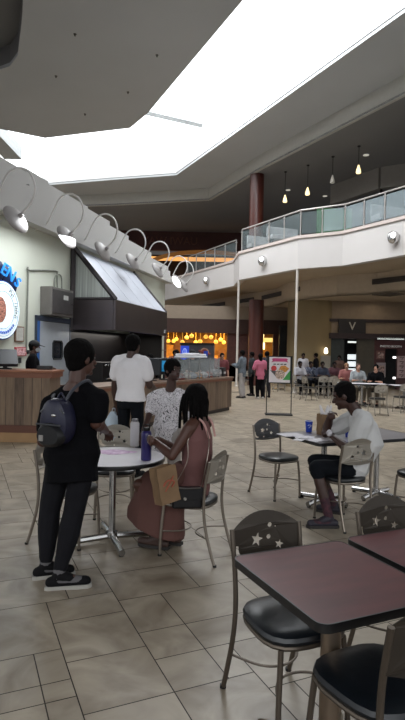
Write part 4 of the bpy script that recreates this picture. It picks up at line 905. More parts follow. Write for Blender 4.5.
flask(134.5, 446, mat('bottle_white', '#b9b7bb', .35, var=.03), 'white drink bottle with grey lid standing at the back of the round table', .26, .043, mat('lid_grey', '#6f6e72', .4), False)
PB = flask(146, 460, mat('bottle_purple', '#2e2766', .3, var=.06), 'tall purple drink bottle held by the seated woman at the table edge', .27, .043)
# things on the grey table
p = PZ(308.8, 432, TZ)
def cup(p, label, h_=.13):
    t = thing('paper_cup', label, 'cup', p)
    b = MB(); b.lathe([(.032, 0), (.034, .004), (.044, h_ - .004), (.046, h_), (.042, h_), (.040, h_ - .01), (.001, h_ - .02)], (0, 0, 0), 20); b.build('body', mat('cup_blue', '#1b49b4', .4), t)
    b = MB(); b.tube([V((.046 * math.cos(a), .046 * math.sin(a), h_)) for a in [2 * math.pi * i / 20 for i in range(20)]], .003, 5, closed=True); b.build('rim', mat('cup_rim', '#dfe3ea', .4), t)
    b = MB(); c_ = V((0, -.04, h_ * .5)); b.tube([(-.02, -.0395, h_ * .62), (0, -.041, h_ * .68), (.02, -.0395, h_ * .62), (.0, -.041, h_ * .45), (-.012, -.0395, h_ * .4)], .003, 5, smooth=3); b.build('white_mark', mat('cup_mark', '#dfe6f4', .4), t)
cup(p, 'blue paper cup standing left of the brown bag on the grey table')
p = PZ(348.5, 437, TZ); cup(p, 'blue paper cup standing behind the forearm of the man in white', .12)
def paper_bag(loc, rz, w_, d_, h_, label, red=False, tissue=False, kind='paper_bag', topcut=0):
    t = thing(kind, label, 'bag', loc, rz)
    b = MB(); n_ = 9; rnd = random.Random(8); th_ = .004; rs = []
    def ring(z, s, jit):
        pts = []
        for (x0, y0), (x1, y1) in (((-w_, -d_), (w_, -d_)), ((w_, -d_), (w_, d_)), ((w_, d_), (-w_, d_)), ((-w_, d_), (-w_, -d_))):
            for i in range(4):
                q = i / 4; x, y = (x0 + (x1 - x0) * q) * s, (y0 + (y1 - y0) * q) * s
                f_ = -.35 * d_ * math.sin(math.pi * q) * (z / h_) if x0 == x1 else 0
                pts.append(V((x + (f_ if x > 0 else -f_) + rnd.uniform(-jit, jit), y + rnd.uniform(-jit, jit), z + (rnd.uniform(-jit, jit) if z > .02 else 0))))
        return pts
    zs = [0, .02, h_ * .25, h_ * .5, h_ * .75, h_]
    o_ = [ring(z, 1, 0 if z == 0 else .004) for z in zs]; i_ = [[V((p.x * .96, p.y * .94, max(p.z, .004))) for p in r] for r in reversed(o_)]
    b.rings(o_ + i_); b.build('sack', mat('kraft_paper', '#7c6247', .8, var=.12, scale=7, bump=.2), t, smooth=False)
    if red: b = MB(); b.tube([(-.05, -d_ - .006, h_ * .5), (-.01, -d_ - .007, h_ * .62), (.05, -d_ - .006, h_ * .55), (.02, -d_ - .006, h_ * .42)], .006, 5, smooth=3); b.tube([(-.04, -d_ - .006, h_ * .35), (.05, -d_ - .006, h_ * .7)], .005, 5); b.build('red_print', mat('red_print', '#a5543f', .7), t)
    if tissue:
        b = MB(); rnd = random.Random(3)
        for i in range(3):
            c_ = V((-.02 + .025 * i, 0, h_ - .02)); pts = [c_ + V((rnd.uniform(-.03, .03), rnd.uniform(-.02, .02), .03 * k_)) for k_ in range(4)]
            b.cap(pts[0], pts[3] + V((-.02 + .02 * i, 0, .02)), .03, .012, ((0, 1, 0), .3))
        b.build('tissue', mat('tissue', '#dcd9dc', .8, var=.05), t)
    return t
p = PZ(325.5, 434.5, TZ); paper_bag(p, R(18), .085, .055, .235, 'brown paper bag with white tissue sticking out on the grey table', tissue=True)
rnd = random.Random(12)
for i, (px, py, sx_, sy_, rz) in enumerate(((291, 435, .13, .10, 20), (305, 437.5, .10, .09, -15), (317, 440.5, .10, .07, 35), (299, 440, .06, .05, 60))):
    p = PZ(px, py, TZ + .0012 * i); b = MB(); n_ = 6
    for ii in range(n_):
        for jj in range(n_):
            x0, y0 = -sx_ + 2 * sx_ * ii / n_, -sy_ + 2 * sy_ * jj / n_; x1, y1 = x0 + 2 * sx_ / n_, y0 + 2 * sy_ / n_
            f_ = lambda x, y: .004 + .010 * abs(noise.noise(V((x * 14 + i * 3, y * 14, i))))
            b.add([(x0, y0, f_(x0, y0)), (x1, y0, f_(x1, y0)), (x1, y1, f_(x1, y1)), (x0, y1, f_(x0, y1)), (x0, y0, 0), (x1, y0, 0), (x1, y1, 0), (x0, y1, 0)], [(0, 1, 2, 3), (7, 6, 5, 4), (0, 4, 5, 1), (1, 5, 6, 2), (2, 6, 7, 3), (3, 7, 4, 0)])
    o = b.build('food_wrapper', mat('wrapper_white', '#d9d6dc', .6, var=.06, scale=20), smooth=False, loc=p); o.rotation_euler = (0, 0, R(rz))
    tag(o, ['largest white food wrapper spread at the far left corner of the grey table', 'white food wrapper in front of the blue cup', 'crumpled white wrapper by the hands of the man in white', 'small white napkin between the wrappers on the grey table'][i], 'wrapper', 'wrappers on the grey table')

p = PZ(341, 430, TZ); t = thing('snack_packet', 'small green patterned packet standing on the grey table behind the eating hands', 'packet', p, R(20))
b = MB(); b.loft([(V((0, 0, z)), w_, d_, V((1, 0, 0)), V((0, 1, 0))) for z, w_, d_ in ((0, .06, .012), (.02, .065, .03), (.06, .065, .032), (.1, .065, .02), (.115, .066, .004))], 16); b.build('pouch', mat('packet_green', '#37502f', .4, var=.6, scale=25, hex2='#6f8a58'), t)
b = MB(); b.box((-.066, -.003, .112), (.066, .003, .128)); b.build('seal', mat('packet_seal', '#56684a', .4), t, smooth=False)

# ------------------------------------------------------------------ people
def remesh(b, name, m, parent, vox, smooth=3, wr=0, wrs=9, seed=0, push=None):
    me = b.mesh('t', m, False); o = bpy.data.objects.new('t', me); col.objects.link(o)
    r = o.modifiers.new('r', 'REMESH'); r.mode = 'VOXEL'; r.voxel_size = vox; r.use_smooth_shade = True
    if smooth: s_ = o.modifiers.new('s', 'SMOOTH'); s_.iterations = smooth; s_.factor = .5
    out = bake(o); bpy.data.objects.remove(o); bpy.data.meshes.remove(me)
    if wr:
        ns = [v.normal.copy() for v in out.vertices]
        for v, n_ in zip(out.vertices, ns):
            q = V((v.co.x * wrs, v.co.y * wrs, v.co.z * wrs * .45)) + V((seed, seed * 2, 0))
            v.co += n_ * (wr * (1 - 2 * abs(noise.noise(q))) - wr * .3)
    out.materials.clear(); out.materials.append(m)
    for p in out.polygons: p.use_smooth = True
    out.name = name; o = bpy.data.objects.new(name, out); col.objects.link(o); o.parent = parent; return o
def orth(v, n): v = v - n * v.dot(n); return v.normalized()
def hand(b, wr, d, palm, s=1, curl=.5, side=1, detail=True):
    """wrist point, direction of the palm, palm normal; side=+1 puts the thumb on +X of the palm frame"""
    d = d.normalized(); n = orth(palm, d); x = d.cross(n) * side
    pc = wr + d * .05 * s
    b.ell(pc, (.04 * s, .017 * s, .052 * s), X=x, Y=n, Z=d, n=10, m=6)
    if not detail:
        b.cap(wr + d * .08 * s, wr + d * .15 * s + n * .03 * s, .026 * s, .014 * s, (n, .5)); b.cap(wr + d * .03 * s + x * .03 * s, wr + d * .08 * s + x * .055 * s, .013 * s, .009 * s); return
    for i, (off, L) in enumerate(((.028, .070), (.0095, .078), (-.0095, .072), (-.027, .058))):
        p0 = wr + d * .088 * s + x * off * s; a1 = curl * .9; a2 = curl * 2.0
        p1 = p0 + (d * math.cos(a1) + n * math.sin(a1)) * L * .45 * s + x * off * .12 * s; p2 = p1 + (d * math.cos(a2) + n * math.sin(a2)) * L * .33 * s
        a3 = curl * 2.8; p3 = p2 + (d * math.cos(a3) + n * math.sin(a3)) * L * .24 * s
        b.cap(p0 - d * .02 * s, p1, .0092 * s, .0085 * s, seg=8); b.cap(p1, p2, .0085 * s, .0078 * s, seg=8); b.cap(p2, p3, .0078 * s, .0068 * s, seg=8)
    t0 = wr + d * .022 * s + x * .024 * s; t1 = t0 + (d * .6 + x * .7 + n * .25).normalized() * .038 * s; t2 = t1 + (d * .85 + x * .25 + n * .5 * (curl + .3)).normalized() * .032 * s
    b.cap(t0, t1, .013 * s, .0105 * s, seg=8); b.cap(t1, t2, .0105 * s, .008 * s, seg=8)
def torso_secs(J, g=0.0, lo=0, hi=6, f=0.0, wk=1.0):
    hx = (J['hipR'] - J['hipL']).normalized(); sx_ = (J['shR'] - J['shL']).normalized()
    pel, neck = J['pelvis'], J['neck']; mid = J.get('chest', pel.lerp(neck, .58)); k_ = J['k']
    sh = (J['shR'] + J['shL']) / 2
    st = [(pel + (pel - mid).normalized() * .09 * k_, .145, .105, 0), (pel, .168, .118, 0), (pel.lerp(mid, .45), .142, .10, .35), (mid, .160, .113, .75), (mid.lerp(sh, .6), .172, .108, 1), (sh + (neck - sh) * .15, .135, .075, 1), (neck, .062, .058, 1)]
    out = []
    for i in range(lo, hi + 1):
        c, a, d_, q = st[i]; nx_ = st[min(i + 1, 6)][0]; pv = st[max(i - 1, 0)][0]; up = (nx_ - pv).normalized()
        X = orth(hx.lerp(sx_, q), up); Y = up.cross(X)
        out.append((c, (a * J.get('wide', 1) + g) * k_, (d_ * J.get('deep', 1) + g) * k_, X, Y))
    return out
def head_parts(b, J, k_):
    k_ = k_ * J.get('hk', 1.0); H_, f = J['head'], J['face'].normalized(); up = orth(J.get('headup', V((0, 0, 1))), f); r_ = f.cross(up)
    b.ell(H_ + up * .025 * k_ - f * .012 * k_, (.074 * k_, .094 * k_, .092 * k_), X=r_, Y=f, Z=up, n=16, m=10)
    b.ell(H_ - up * .045 * k_ + f * .018 * k_, (.056 * k_, .066 * k_, .066 * k_), X=r_, Y=f, Z=up, n=14, m=8)
    b.cap(J['neck'] - (H_ - J['neck']).normalized() * .04, H_ - up * .03 * k_ - f * .02 * k_, .058 * k_, .052 * k_)
    b.cap(H_ + f * .074 * k_ + up * .012 * k_, H_ + f * .098 * k_ - up * .022 * k_, .010 * k_, .016 * k_, seg=8)
    b.cap(H_ + f * .078 * k_ - up * .05 * k_ - r_ * .014 * k_, H_ + f * .078 * k_ - up * .05 * k_ + r_ * .014 * k_, .011 * k_, seg=8)
    b.cap(H_ + f * .072 * k_ + up * .03 * k_ - r_ * .032 * k_, H_ + f * .072 * k_ + up * .03 * k_ + r_ * .032 * k_, .012 * k_, seg=8)
    b.cap(H_ + f * .06 * k_ - up * .085 * k_, H_ + f * .066 * k_ - up * .088 * k_, .02 * k_, seg=8)
    for s in (-1, 1): b.ell(H_ + r_ * s * .076 * k_ - f * .008 * k_ - up * .005 * k_, (.011 * k_, .02 * k_, .033 * k_), X=r_, Y=f, Z=up, n=8, m=6)
    return f, up, r_
def person(label, J, skin=SKIN, shirt=None, sleeve=.6, hem=.5, pants=None, leglen=1, shoes=None, skirt=None, hair=('short', HAIR), vox=.007, group=None, curlR=.5, curlL=.5, palmR=None, palmL=None, fit=.0, detail=True, face_d=True, wr=.006, shirt_name='shirt', socks=None):
    k_ = J.setdefault('k', 1.0); org = J.get('origin', V((J['pelvis'].x, J['pelvis'].y, 0)))
    J = {a: ((v - org) if isinstance(v, V) and a not in ('face', 'headup', 'origin') else v) for a, v in J.items()}
    t = thing('person', label, 'person', org, 0, group)
    b = MB(); b.loft(torso_secs(J, -.004), 18)
    f, up, r_ = head_parts(b, J, k_)
    for s in 'LR':
        sg = 1 if s == 'R' else -1
        sh, el, wr_ = J['sh' + s], J['el' + s], J['wr' + s]
        b.cap(J['neck'].lerp(sh, .35), sh, .05 * k_, .056 * k_); b.cap(sh, el, .054 * k_ * J.get('arm', 1), .040 * k_ * J.get('arm', 1)); m_ = el.lerp(wr_, .3); b.cap(el, m_, .040 * k_, .042 * k_ * J.get('arm', 1)); b.cap(m_, wr_, .041 * k_ * J.get('arm', 1), .026 * k_)
        d = J.get('hd' + s, wr_ - el); pl = (palmR if s == 'R' else palmL) or J['face'] * -.2 + V((0, 0, -1))
        hand(b, wr_, V(d), V(pl), k_, curlR if s == 'R' else curlL, sg, detail)
        hp, kn_, an, to = J['hip' + s], J['kn' + s], J['an' + s], J['to' + s]
        tk = J.get('leg', 1)
        b.cap(hp, kn_, .078 * k_ * tk, .054 * k_ * tk); cm = kn_.lerp(an, .32); b.cap(kn_, cm, .052 * k_, .056 * k_ * tk); b.cap(cm, an, .055 * k_ * tk, .036 * k_)
        fd = (to - an); fd.z = 0; fd.normalize(); heel = an - fd * .045 * k_; heel.z = an.z - .055 * k_
        b.cap(heel, to, .030 * k_, .026 * k_, (V((0, 0, 1)), .8)); b.cap(an, an.lerp(to, .5), .036 * k_, .03 * k_)
    remesh(b, 'body', skin, t, vox, 2)
    H_ = J['head']; kb_ = k_; k_ = k_ * J.get('hk', 1.0)
    if face_d:
        for s in (-1, 1):
            e_ = MB(); e_.ell(H_ + f * .073 * k_ + up * .012 * k_ + r_ * s * .031 * k_, (.011 * k_, .007 * k_, .006 * k_), X=r_, Y=f, Z=up, n=10, m=6); eo = e_.build('eye', EYEW, t)
            e_ = MB(); e_.ell(H_ + f * .0785 * k_ + up * .012 * k_ + r_ * s * .031 * k_, (.005 * k_, .004 * k_, .005 * k_), X=r_, Y=f, Z=up, n=8, m=5); e_.build('iris', BLACK, eo)
        e_ = MB(); e_.cap(H_ + f * .088 * k_ - up * .05 * k_ - r_ * .017 * k_, H_ + f * .088 * k_ - up * .05 * k_ + r_ * .017 * k_, .005 * k_, seg=8); e_.build('mouth', LIP, t)
    if hair:
        st, hm = hair; b = MB()
        if st in ('short', 'crop', 'braids', 'long', 'bun'):
            q = {'short': 1.06, 'crop': .99, 'braids': 1.12, 'long': 1.1, 'bun': 1.06}[st]
            b.ell(H_ + up * .036 * k_ - f * .024 * k_, (.086 * k_ * q, .098 * k_ * q, .094 * k_ * q), X=r_, Y=f, Z=up, n=18, m=10)
            b.ell(H_ - up * .02 * k_ - f * .045 * k_, (.07 * k_ * q, .06 * k_ * q, .07 * k_ * q), X=r_, Y=f, Z=up, n=14, m=8)
        if st == 'long': b.cap(H_ - f * .05 * k_, H_ - f * .085 * k_ - V((0, 0, .28)), .08 * k_, .06 * k_, (f, .6))
        if st == 'bun': b.ell(H_ + up * .10 * k_ - f * .07 * k_, (.045, .045, .045))
        if st == 'braids':
            b.ell(H_ - f * .05 * k_ - up * .06 * k_, (.10 * k_, .07 * k_, .12 * k_), X=r_, Y=f, Z=up, n=14, m=8)
        ho = remesh(b, 'hair', hm, t, max(vox, .008), 2, wr=.004, wrs=30)
        if st == 'braids':
            rnd = random.Random(9)
            for i in range(17):
                a = R(55 + 250 * i / 16); dd = f * math.cos(a) + r_ * math.sin(a)
                p0 = H_ + dd * .085 + up * .05; L = rnd.uniform(.2, .3); sw = rnd.uniform(-.02, .02)
                pts = [p0, H_ + dd * .11 - V((0, 0, .03)), H_ + dd * (.105 + sw) - V((0, 0, .12)), H_ + dd * (.10 + sw * 1.5) - V((0, 0, L))]
                m = MB(); m.tube(pts, .0125, 6, smooth=4); m.build('braid', hm, ho)
    k_ = kb_
    seed = (J['pelvis'].x * 13 + len(label)) % 7
    if shirt:
        b = MB(); g = .016 + fit; secs = torso_secs(J, g, 0, 5)
        if hem is None: pass
        elif hem < 0: secs = secs[1:]
        else:
            c, a, d_, X, Y = secs[0]; dn = (secs[0][0] - secs[1][0]).normalized(); secs = [(c + dn * hem * .12, a * 1.02, d_ * 1.04, X, Y)] + secs
        c, a, d_, X, Y = secs[-1]; secs.append((c.lerp(J['neck'], .7), .075 * k_, .066 * k_, X, Y))
        b.loft(secs, 22)
        for s in 'LR':
            sh, el, wr_ = J['sh' + s], J['el' + s], J['wr' + s]; ak = J.get('arm', 1)
            if sleeve <= 0: continue
            b.cap(J['neck'].lerp(sh, .45), sh, .05 * k_ + g * .6, .058 * k_ + g * .6)
            if sleeve > 0:
                q = min(sleeve, 1); b.cap(sh, sh.lerp(el, q), .058 * k_ * ak + g * .7, .05 * k_ * ak + g)
                if sleeve > 1: b.cap(el, el.lerp(wr_, sleeve - 1), .045 * k_ + g, .033 * k_ + g * .7)
        remesh(b, shirt_name, shirt, t, max(vox * 1.2, .009), 2, wr=wr, seed=seed)
    if pants:
        b = MB(); b.loft(torso_secs(J, .008, 0, 2), 20)
        for s in 'LR':
            hp, kn_, an = J['hip' + s], J['kn' + s], J['an' + s]; g = .012 + J.get('baggy', 0); tk = J.get('leg', 1)
            b.cap(hp, kn_ if leglen > .5 else hp.lerp(kn_, leglen * 2), .082 * k_ * tk + g * .5, .058 * k_ * tk + g)
            if leglen > .5:
                e_ = kn_.lerp(an, min(1, (leglen - .5) * 2)); b.cap(kn_, kn_.lerp(e_, .4), .057 * k_ * tk + g, .057 * k_ * tk + g); b.cap(kn_.lerp(e_, .4), e_, .057 * k_ * tk + g, .040 * k_ + g)
        remesh(b, 'trousers', pants, t, max(vox * 1.2, .009), 2, wr=wr * .7, seed=seed + 2)
    if skirt:
        m, secs = skirt; b = MB(); b.loft([(c - org, a, d_, X, Y) for c, a, d_, X, Y in secs], 28); remesh(b, 'skirt', m, t, .01, 3, wr=.008, wrs=7, seed=3)
    for s in 'LR':
        an, to = J['an' + s], J['to' + s]; fd = to - an; fd.z = 0; fd.normalize(); gz = an.z - .09 * k_
        heel = an - fd * .05 * k_
        if socks: b = MB(); kn_ = J['kn' + s]; b.cap(an.lerp(kn_, .5), an, .05 * k_, .043 * k_); b.cap(an - V((0, 0, .03)), to.lerp(an, .1) , .04 * k_, .035 * k_); remesh(b, 'sock', socks, t, .008, 1)
        if shoes:
            b = MB(); sm, sole = shoes
            if detail:
                b.cap(V((heel.x, heel.y, gz + .045)), V((to.x, to.y, gz + .04)), .040 * k_, .036 * k_); b.cap(an + V((0, 0, .0)), an.lerp(to, .45) + V((0, 0, -.005)), .045 * k_, .036 * k_)
            else: b.cap(V((heel.x, heel.y, gz + .045)), V((to.x, to.y, gz + .035)), .042 * k_, .038 * k_)
            so = remesh(b, 'shoe', sm, t, max(vox, .008), 1)
            for v_ in so.data.vertices: v_.co.z = max(v_.co.z, gz + .012)
            b = MB(); x_ = V((-fd.y, fd.x, 0)); h0, t0 = V((heel.x, heel.y, gz)), V((to.x, to.y, gz)); L = (t0 - h0).length; rs = []
            prof = [(-.042, .028), (-.02, .038), (L * .35, .037), (L * .75, .046), (L + .015, .04), (L + .04, .02)]
            out = [h0 + fd * q * k_ + x_ * w_ * k_ for q, w_ in prof] + [h0 + fd * q * k_ - x_ * w_ * k_ for q, w_ in reversed(prof)]
            b.rings([[p + V((0, 0, .001)) for p in out], [p + V((0, 0, .02)) for p in out], [h0.lerp(p, .98) + V((0, 0, .026)) for p in out]]); b.build('sole', sole, so, smooth=False)
    return t
def pose_stand(x, y, yaw, k_=1.0, **ov):
    """yaw: direction faced, as an angle from +Y turning left"""
    M = Matrix.Translation((x, y, 0)) @ Matrix.Rotation(yaw, 4, 'Z') @ Matrix.Scale(k_, 4)
    L = dict(pelvis=(0, 0, .95), neck=(0, -.01, 1.49), head=(0, .025, 1.625), shL=(-.185, -.01, 1.42), shR=(.185, -.01, 1.42), elL=(-.235, -.03, 1.13), elR=(.235, -.03, 1.13), wrL=(-.24, .06, .89), wrR=(.24, .06, .89),
             hipL=(-.09, 0, .92), hipR=(.09, 0, .92), knL=(-.10, .015, .50), knR=(.10, .015, .50), anL=(-.105, -.03, .09), anR=(.105, -.03, .09), toL=(-.12, .13, .035), toR=(.12, .13, .035))
    L.update({a: v for a, v in ov.items() if isinstance(v, tuple) and a not in ('face',)})
    J = {a: M @ V(v) for a, v in L.items()}; J['face'] = (Matrix.Rotation(yaw, 3, 'Z') @ V(ov.get('face', (0, 1, 0)))); J['k'] = k_
    for a, v in ov.items():
        if not isinstance(v, tuple): J[a] = v
    return J
def pose_sit(x, y, yaw, k_=1.0, z=.5, **ov):
    L = dict(pelvis=(0, 0, z + .06), neck=(0, .06, z + .60), head=(0, .10, z + .735), shL=(-.185, .05, z + .53), shR=(.185, .05, z + .53), elL=(-.24, .14, z + .27), elR=(.24, .14, z + .27), wrL=(-.12, .36, z + .30), wrR=(.12, .36, z + .30),
             hipL=(-.09, .02, z + .05), hipR=(.09, .02, z + .05), knL=(-.13, .44, z + .04), knR=(.13, .44, z + .04), anL=(-.13, .40, .09), anR=(.13, .40, .09), toL=(-.14, .56, .035), toR=(.14, .56, .035))
    L.update({a: v for a, v in ov.items() if isinstance(v, tuple) and a not in ('face',)})
    M = Matrix.Translation((x, y, 0)) @ Matrix.Rotation(yaw, 4, 'Z')
    J = {a: M @ V(v) for a, v in L.items()}; J['face'] = (Matrix.Rotation(yaw, 3, 'Z') @ V(ov.get('face', (0, 1, 0)))); J['k'] = k_
    for a, v in ov.items():
        if not isinstance(v, tuple): J[a] = v
    return J
COT_B = mat('black_cotton', '#0e0e11', .95, var=.15, scale=12, spec=.1); COT_W = mat('white_cotton', '#e6e3e6', .9, var=.03, scale=6); JEAN_D = mat('dark_jean', '#101318', .9, var=.2, scale=14, spec=.15)
LEG_B = mat('charcoal_leggings', '#17171b', .85, var=.12, scale=10, spec=.15)
SH_B = mat('shoe_black', '#101012', .8, var=.2, spec=.2); SOLE_W = mat('sole_pale', '#a9a69f', .6, var=.05); SOLE_D = mat('sole_dark', '#2b2826', .7)
SH_W = mat('shoe_white', '#cfcac8', .6)

# --- the person in black with the backpack, at the left of the round table
J = {}
J['hipL'], J['hipR'] = PY(60, 458, 3.93), PY(84, 458, 3.87)
J['pelvis'] = (J['hipL'] + J['hipR']) / 2 + V((0, 0, .03)); J['neck'] = PY(77.5, 382, 3.93); J['head'] = PY(82, 359, 3.96); J['hk'] = 1.12
J['chest'] = PY(72, 418, 3.95)
J['shL'], J['shR'] = PY(52, 405, 4.02), PY(98, 400, 3.86)
J['elL'], J['wrL'] = PY(43, 441, 4.02), PY(68, 446, 4.26)
J['elR'], J['wrR'] = PY(96, 423, 3.84), PY(106, 431, 4.10)
J['knL'], J['anL'], J['toL'] = PY(50, 510, 3.93), PZ(45, 576, .09), PZ(57, 574, .035)
J['knR'], J['anR'], J['toR'] = PY(74, 512, 3.85), PZ(62, 586, .09), PZ(82, 584, .035)
J['anL'] = V((-1.10, 3.87, .09)); J['toL'] = V((-.94, 3.93, .035)); J['anR'] = V((-.96, 3.70, .09)); J['toR'] = V((-.78, 3.74, .035))
J['face'] = V((.72, .69, -.05)); J['wide'] = 1.14; J['deep'] = 1.3; J['arm'] = 1.15; J['leg'] = 1.12; J['k'] = 1.0
pb_ = person('person in black t-shirt and leggings standing by the round table, wearing a navy backpack', J, SKIN, COT_B, .6, .9, LEG_B, .93, (SH_B, SOLE_W), vox=.007, curlR=.55, curlL=.4, fit=.006, hair=('short', HAIR), socks=mat('grey_sock', '#5c5a5c', .9))
# backpack (worn on the back, towards the camera)
bd_ = V((-.42, -.90, 0)).normalized(); bx = V((bd_.y, -bd_.x, 0)) * -1
bc = PY(57, 421.5, 3.72)
BP = thing('backpack', 'small navy backpack with a black front pocket, worn by the person in black', 'backpack', bc, 0)
def ringpack(w_, h_, z, n_=24, k_=2.6):
    pts = []
    for i in range(n_):
        a = 2 * math.pi * i / n_; x, y = math.cos(a), math.sin(a); q = 1 / (abs(x) ** k_ + abs(y) ** k_) ** (1 / k_); top = 1.0 if y < 0 else 1.0
        pts.append(bx * (x * q * w_ * (1 - .18 * max(0, y))) + V((0, 0, y * q * h_)) + bd_ * z)
    return pts
NAVY = mat('navy_nylon', '#171832', .45, var=.15, scale=16)
b = MB(); b.rings([ringpack(.105, .145, -.075), ringpack(.116, .160, -.05), ringpack(.12, .164, .0), ringpack(.112, .155, .045), ringpack(.08, .12, .065)]); b.build('bag_body', NAVY, BP)
b = MB(); b.rings([[p - V((0, 0, .085)) for p in ringpack(.102, .082, .03)], [p - V((0, 0, .085)) for p in ringpack(.102, .082, .08)], [p - V((0, 0, .085)) for p in ringpack(.09, .06, .1)]]); pk = b.build('front_pocket', mat('black_nylon', '#111114', .5, var=.2), BP)
b = MB(); b.tube([bx * x * .105 + V((0, 0, -.012)) + bd_ * .09 for x in (-1, -.5, 0, .5, 1)], .006, 6); b.build('zip', mat('zip_grey', '#56585c', .4, .5), pk)
b = MB(); c_ = bx * .05 * -1 + V((0, 0, -.105)) + bd_ * .1; b.add([c_ + bx * x + V((0, 0, z)) + bd_ * q for q in (0, .006) for x, z in ((-.017, -.02), (.017, -.02), (.017, .02), (-.017, .02))], [(0, 1, 2, 3), (7, 6, 5, 4), (0, 4, 5, 1), (1, 5, 6, 2), (2, 6, 7, 3), (3, 7, 4, 0)]); b.build('white_tag', mat('tag_white', '#8f8c88', .7), pk)
b = MB(); b.tube([bx * x * .10 + V((0, 0, .115 - .05 * x * x)) + bd_ * .052 for x in (-1, -.5, 0, .5, 1)], .006, 6, smooth=3); b.build('zip', mat('zip_grey', '#56585c'), BP)
b = MB(); b.ell(bd_ * .072 + V((0, 0, .05)) + bx * .03, (.018, .006, .012), n=10, m=6); b.build('emblem', CHROME, BP)
b = MB(); b.tube([V((0, 0, .158)) + bx * -.03 - bd_ * .04, V((0, 0, .195)) - bd_ * .04, V((0, 0, .158)) + bx * .03 - bd_ * .04], .007, 6, smooth=4); b.build('grab_loop', NAVY, BP)
for s, e_ in ((-1, J['shL'] + V((.05, -.05, .06))), (1, J['neck'].lerp(J['shR'], .55) + V((0, -.05, .07)))):
    s0 = V((0, 0, .145)) + bx * (.05 * s) - bd_ * .03; e2 = e_ - bc
    b = MB(); b.tube([s0, s0.lerp(e2, .5) + bd_ * .035 + V((0, 0, .02)), e2 + V((0, 0, .015)), e2 - bd_ * .08 - V((0, 0, .05))], .012, 6, smooth=4); b.build('strap', mat('strap_grey', '#3e4048', .7), BP)

# --- the woman in the long skirt
fwd = V((-.91, .41, 0)).normalized(); rgt = V((fwd.y, -fwd.x, 0))
sc0 = V((-.045, 4.42, 0))
def WF(r, f, z): return sc0 + rgt * r + fwd * f + V((0, 0, z))
J = dict(pelvis=WF(0, .0, .54), chest=WF(0, -.02, .80), neck=WF(0, -.03, 1.12), head=WF(0, .015, 1.26), shL=WF(-.165, -.02, 1.045), shR=WF(.165, -.02, 1.045), hipL=WF(-.09, .02, .53), hipR=WF(.09, .02, .53),
         knL=WF(-.11, .46, .53), knR=WF(.12, .46, .53), anL=WF(-.08, .27, .10), anR=WF(.06, .22, .10), toL=WF(-.09, .44, .035), toR=WF(.06, .39, .035))
bt = PB + V((0, 0, .2))
J['elL'] = PY(172, 456, 4.22); J['elR'] = PY(177, 450, 4.55); J['wrL'] = bt - fwd * .08 + rgt * -.07 + V((0, 0, -.00)); J['wrR'] = bt - fwd * .09 + rgt * .06 + V((0, 0, -.03))
J['hdL'] = fwd * .9 + rgt * .5; J['hdR'] = fwd * .9 - rgt * .2 + V((0, 0, .2)); J['face'] = V((-.72, .69, -.12)); J['wide'] = 1.02; J['k'] = .94
MAUVE = mat('mauve_cloth', '#5c3c36', .85, var=.08, scale=7); TANK = mat('dusty_pink_top', '#6e4a48', .85, var=.08, scale=7)
X_, Y_ = rgt, fwd
UPZ = V((0, 0, 1))
skirt = [(WF(0, .16, .09), .24, .20, X_, Y_)]
YT = (fwd + UPZ * .32).normalized(); YS = (fwd + UPZ * .2).normalized()
secs = [(WF(0, .35, .17), .21, .27, X_, YT), (WF(0, .355, .28), .205, .25, X_, YS), (WF(0, .33, .42), .20, .22, X_, Y_), (WF(0, .27, .53), .195, .25, X_, Y_), (WF(0, .18, .62), .18, .27, X_, Y_), (WF(0, .08, .68), .15, .16, X_, Y_), (WF(0, .03, .74), .14, .11, X_, Y_)]
pw = person('seated woman with dark braids, dusty pink top and long mauve skirt holding a purple bottle', J, SKIN, TANK, 0, None, None, 1, (mat('sandal_brown', '#3c2a24', .6), SOLE_D), skirt=(MAUVE, secs), hair=('braids', HAIR), vox=.007, curlL=.75, curlR=.8, palmL=rgt, palmR=-rgt, fit=-.006, wr=.004, shirt_name='tank_top')
b = MB(); o_ = V((sc0.x, sc0.y, 0)) - V((J['pelvis'].x, J['pelvis'].y, 0))
po_ = V((J['pelvis'].x, J['pelvis'].y, 0))
for s in (-1, 1):
    b = MB(); q = [WF(s * .075, .085, 1.0), WF(s * .085, -.01, 1.115), WF(s * .08, -.10, 1.09), WF(s * .06, -.15, .96)]; b.tube([p - po_ for p in q], .009, 6, smooth=4); b.build('shoulder_strap', mat('pale_pink_strap', '#c79a94', .7), pw)
# handbag at her side on a chain, paper bag on her lap
hb = WF(-.17, .06, .50)
hb = PY(187, 497, 4.20); hx_ = V((.97, .12, 0)).normalized()
t = thing('handbag', 'black quilted handbag hanging on a thin chain at the side of the seated woman', 'bag', (hb.x, hb.y, hb.z - .085), math.atan2(hx_.y, hx_.x))
b = MB(); b.box((-.12, -.04, .0), (.12, .04, .165)); b.build('bag_body', mat('black_leather', '#0f0f14', .3, var=.1, scale=20, bump=.3), t, bevel=.018)
b = MB(); b.box((-.122, -.047, .07), (.122, -.036, .17)); b.build('flap', mat('black_leather', '#0f0f14'), t, bevel=.008)
b = MB(); b.lathe([(.013, 0), (.013, .008)], (-.02, -.048, .085), 10, (0, -1, 0)); b.build('clasp', CHROME, t)
b = MB(); b.tube([(-.1, -.05, .172), (.0, -.052, .165), (.1, -.05, .17)], .006, 6, smooth=4); b.build('top_chain', CHROME, t)
shp = J['shL'].lerp(J['neck'], .3) if False else WF(.10, .07, 1.09)
Mi = t.matrix_basis.copy(); Mi = (Matrix.Translation(t.location) @ Matrix.Rotation(t.rotation_euler.z, 4, 'Z')).inverted()
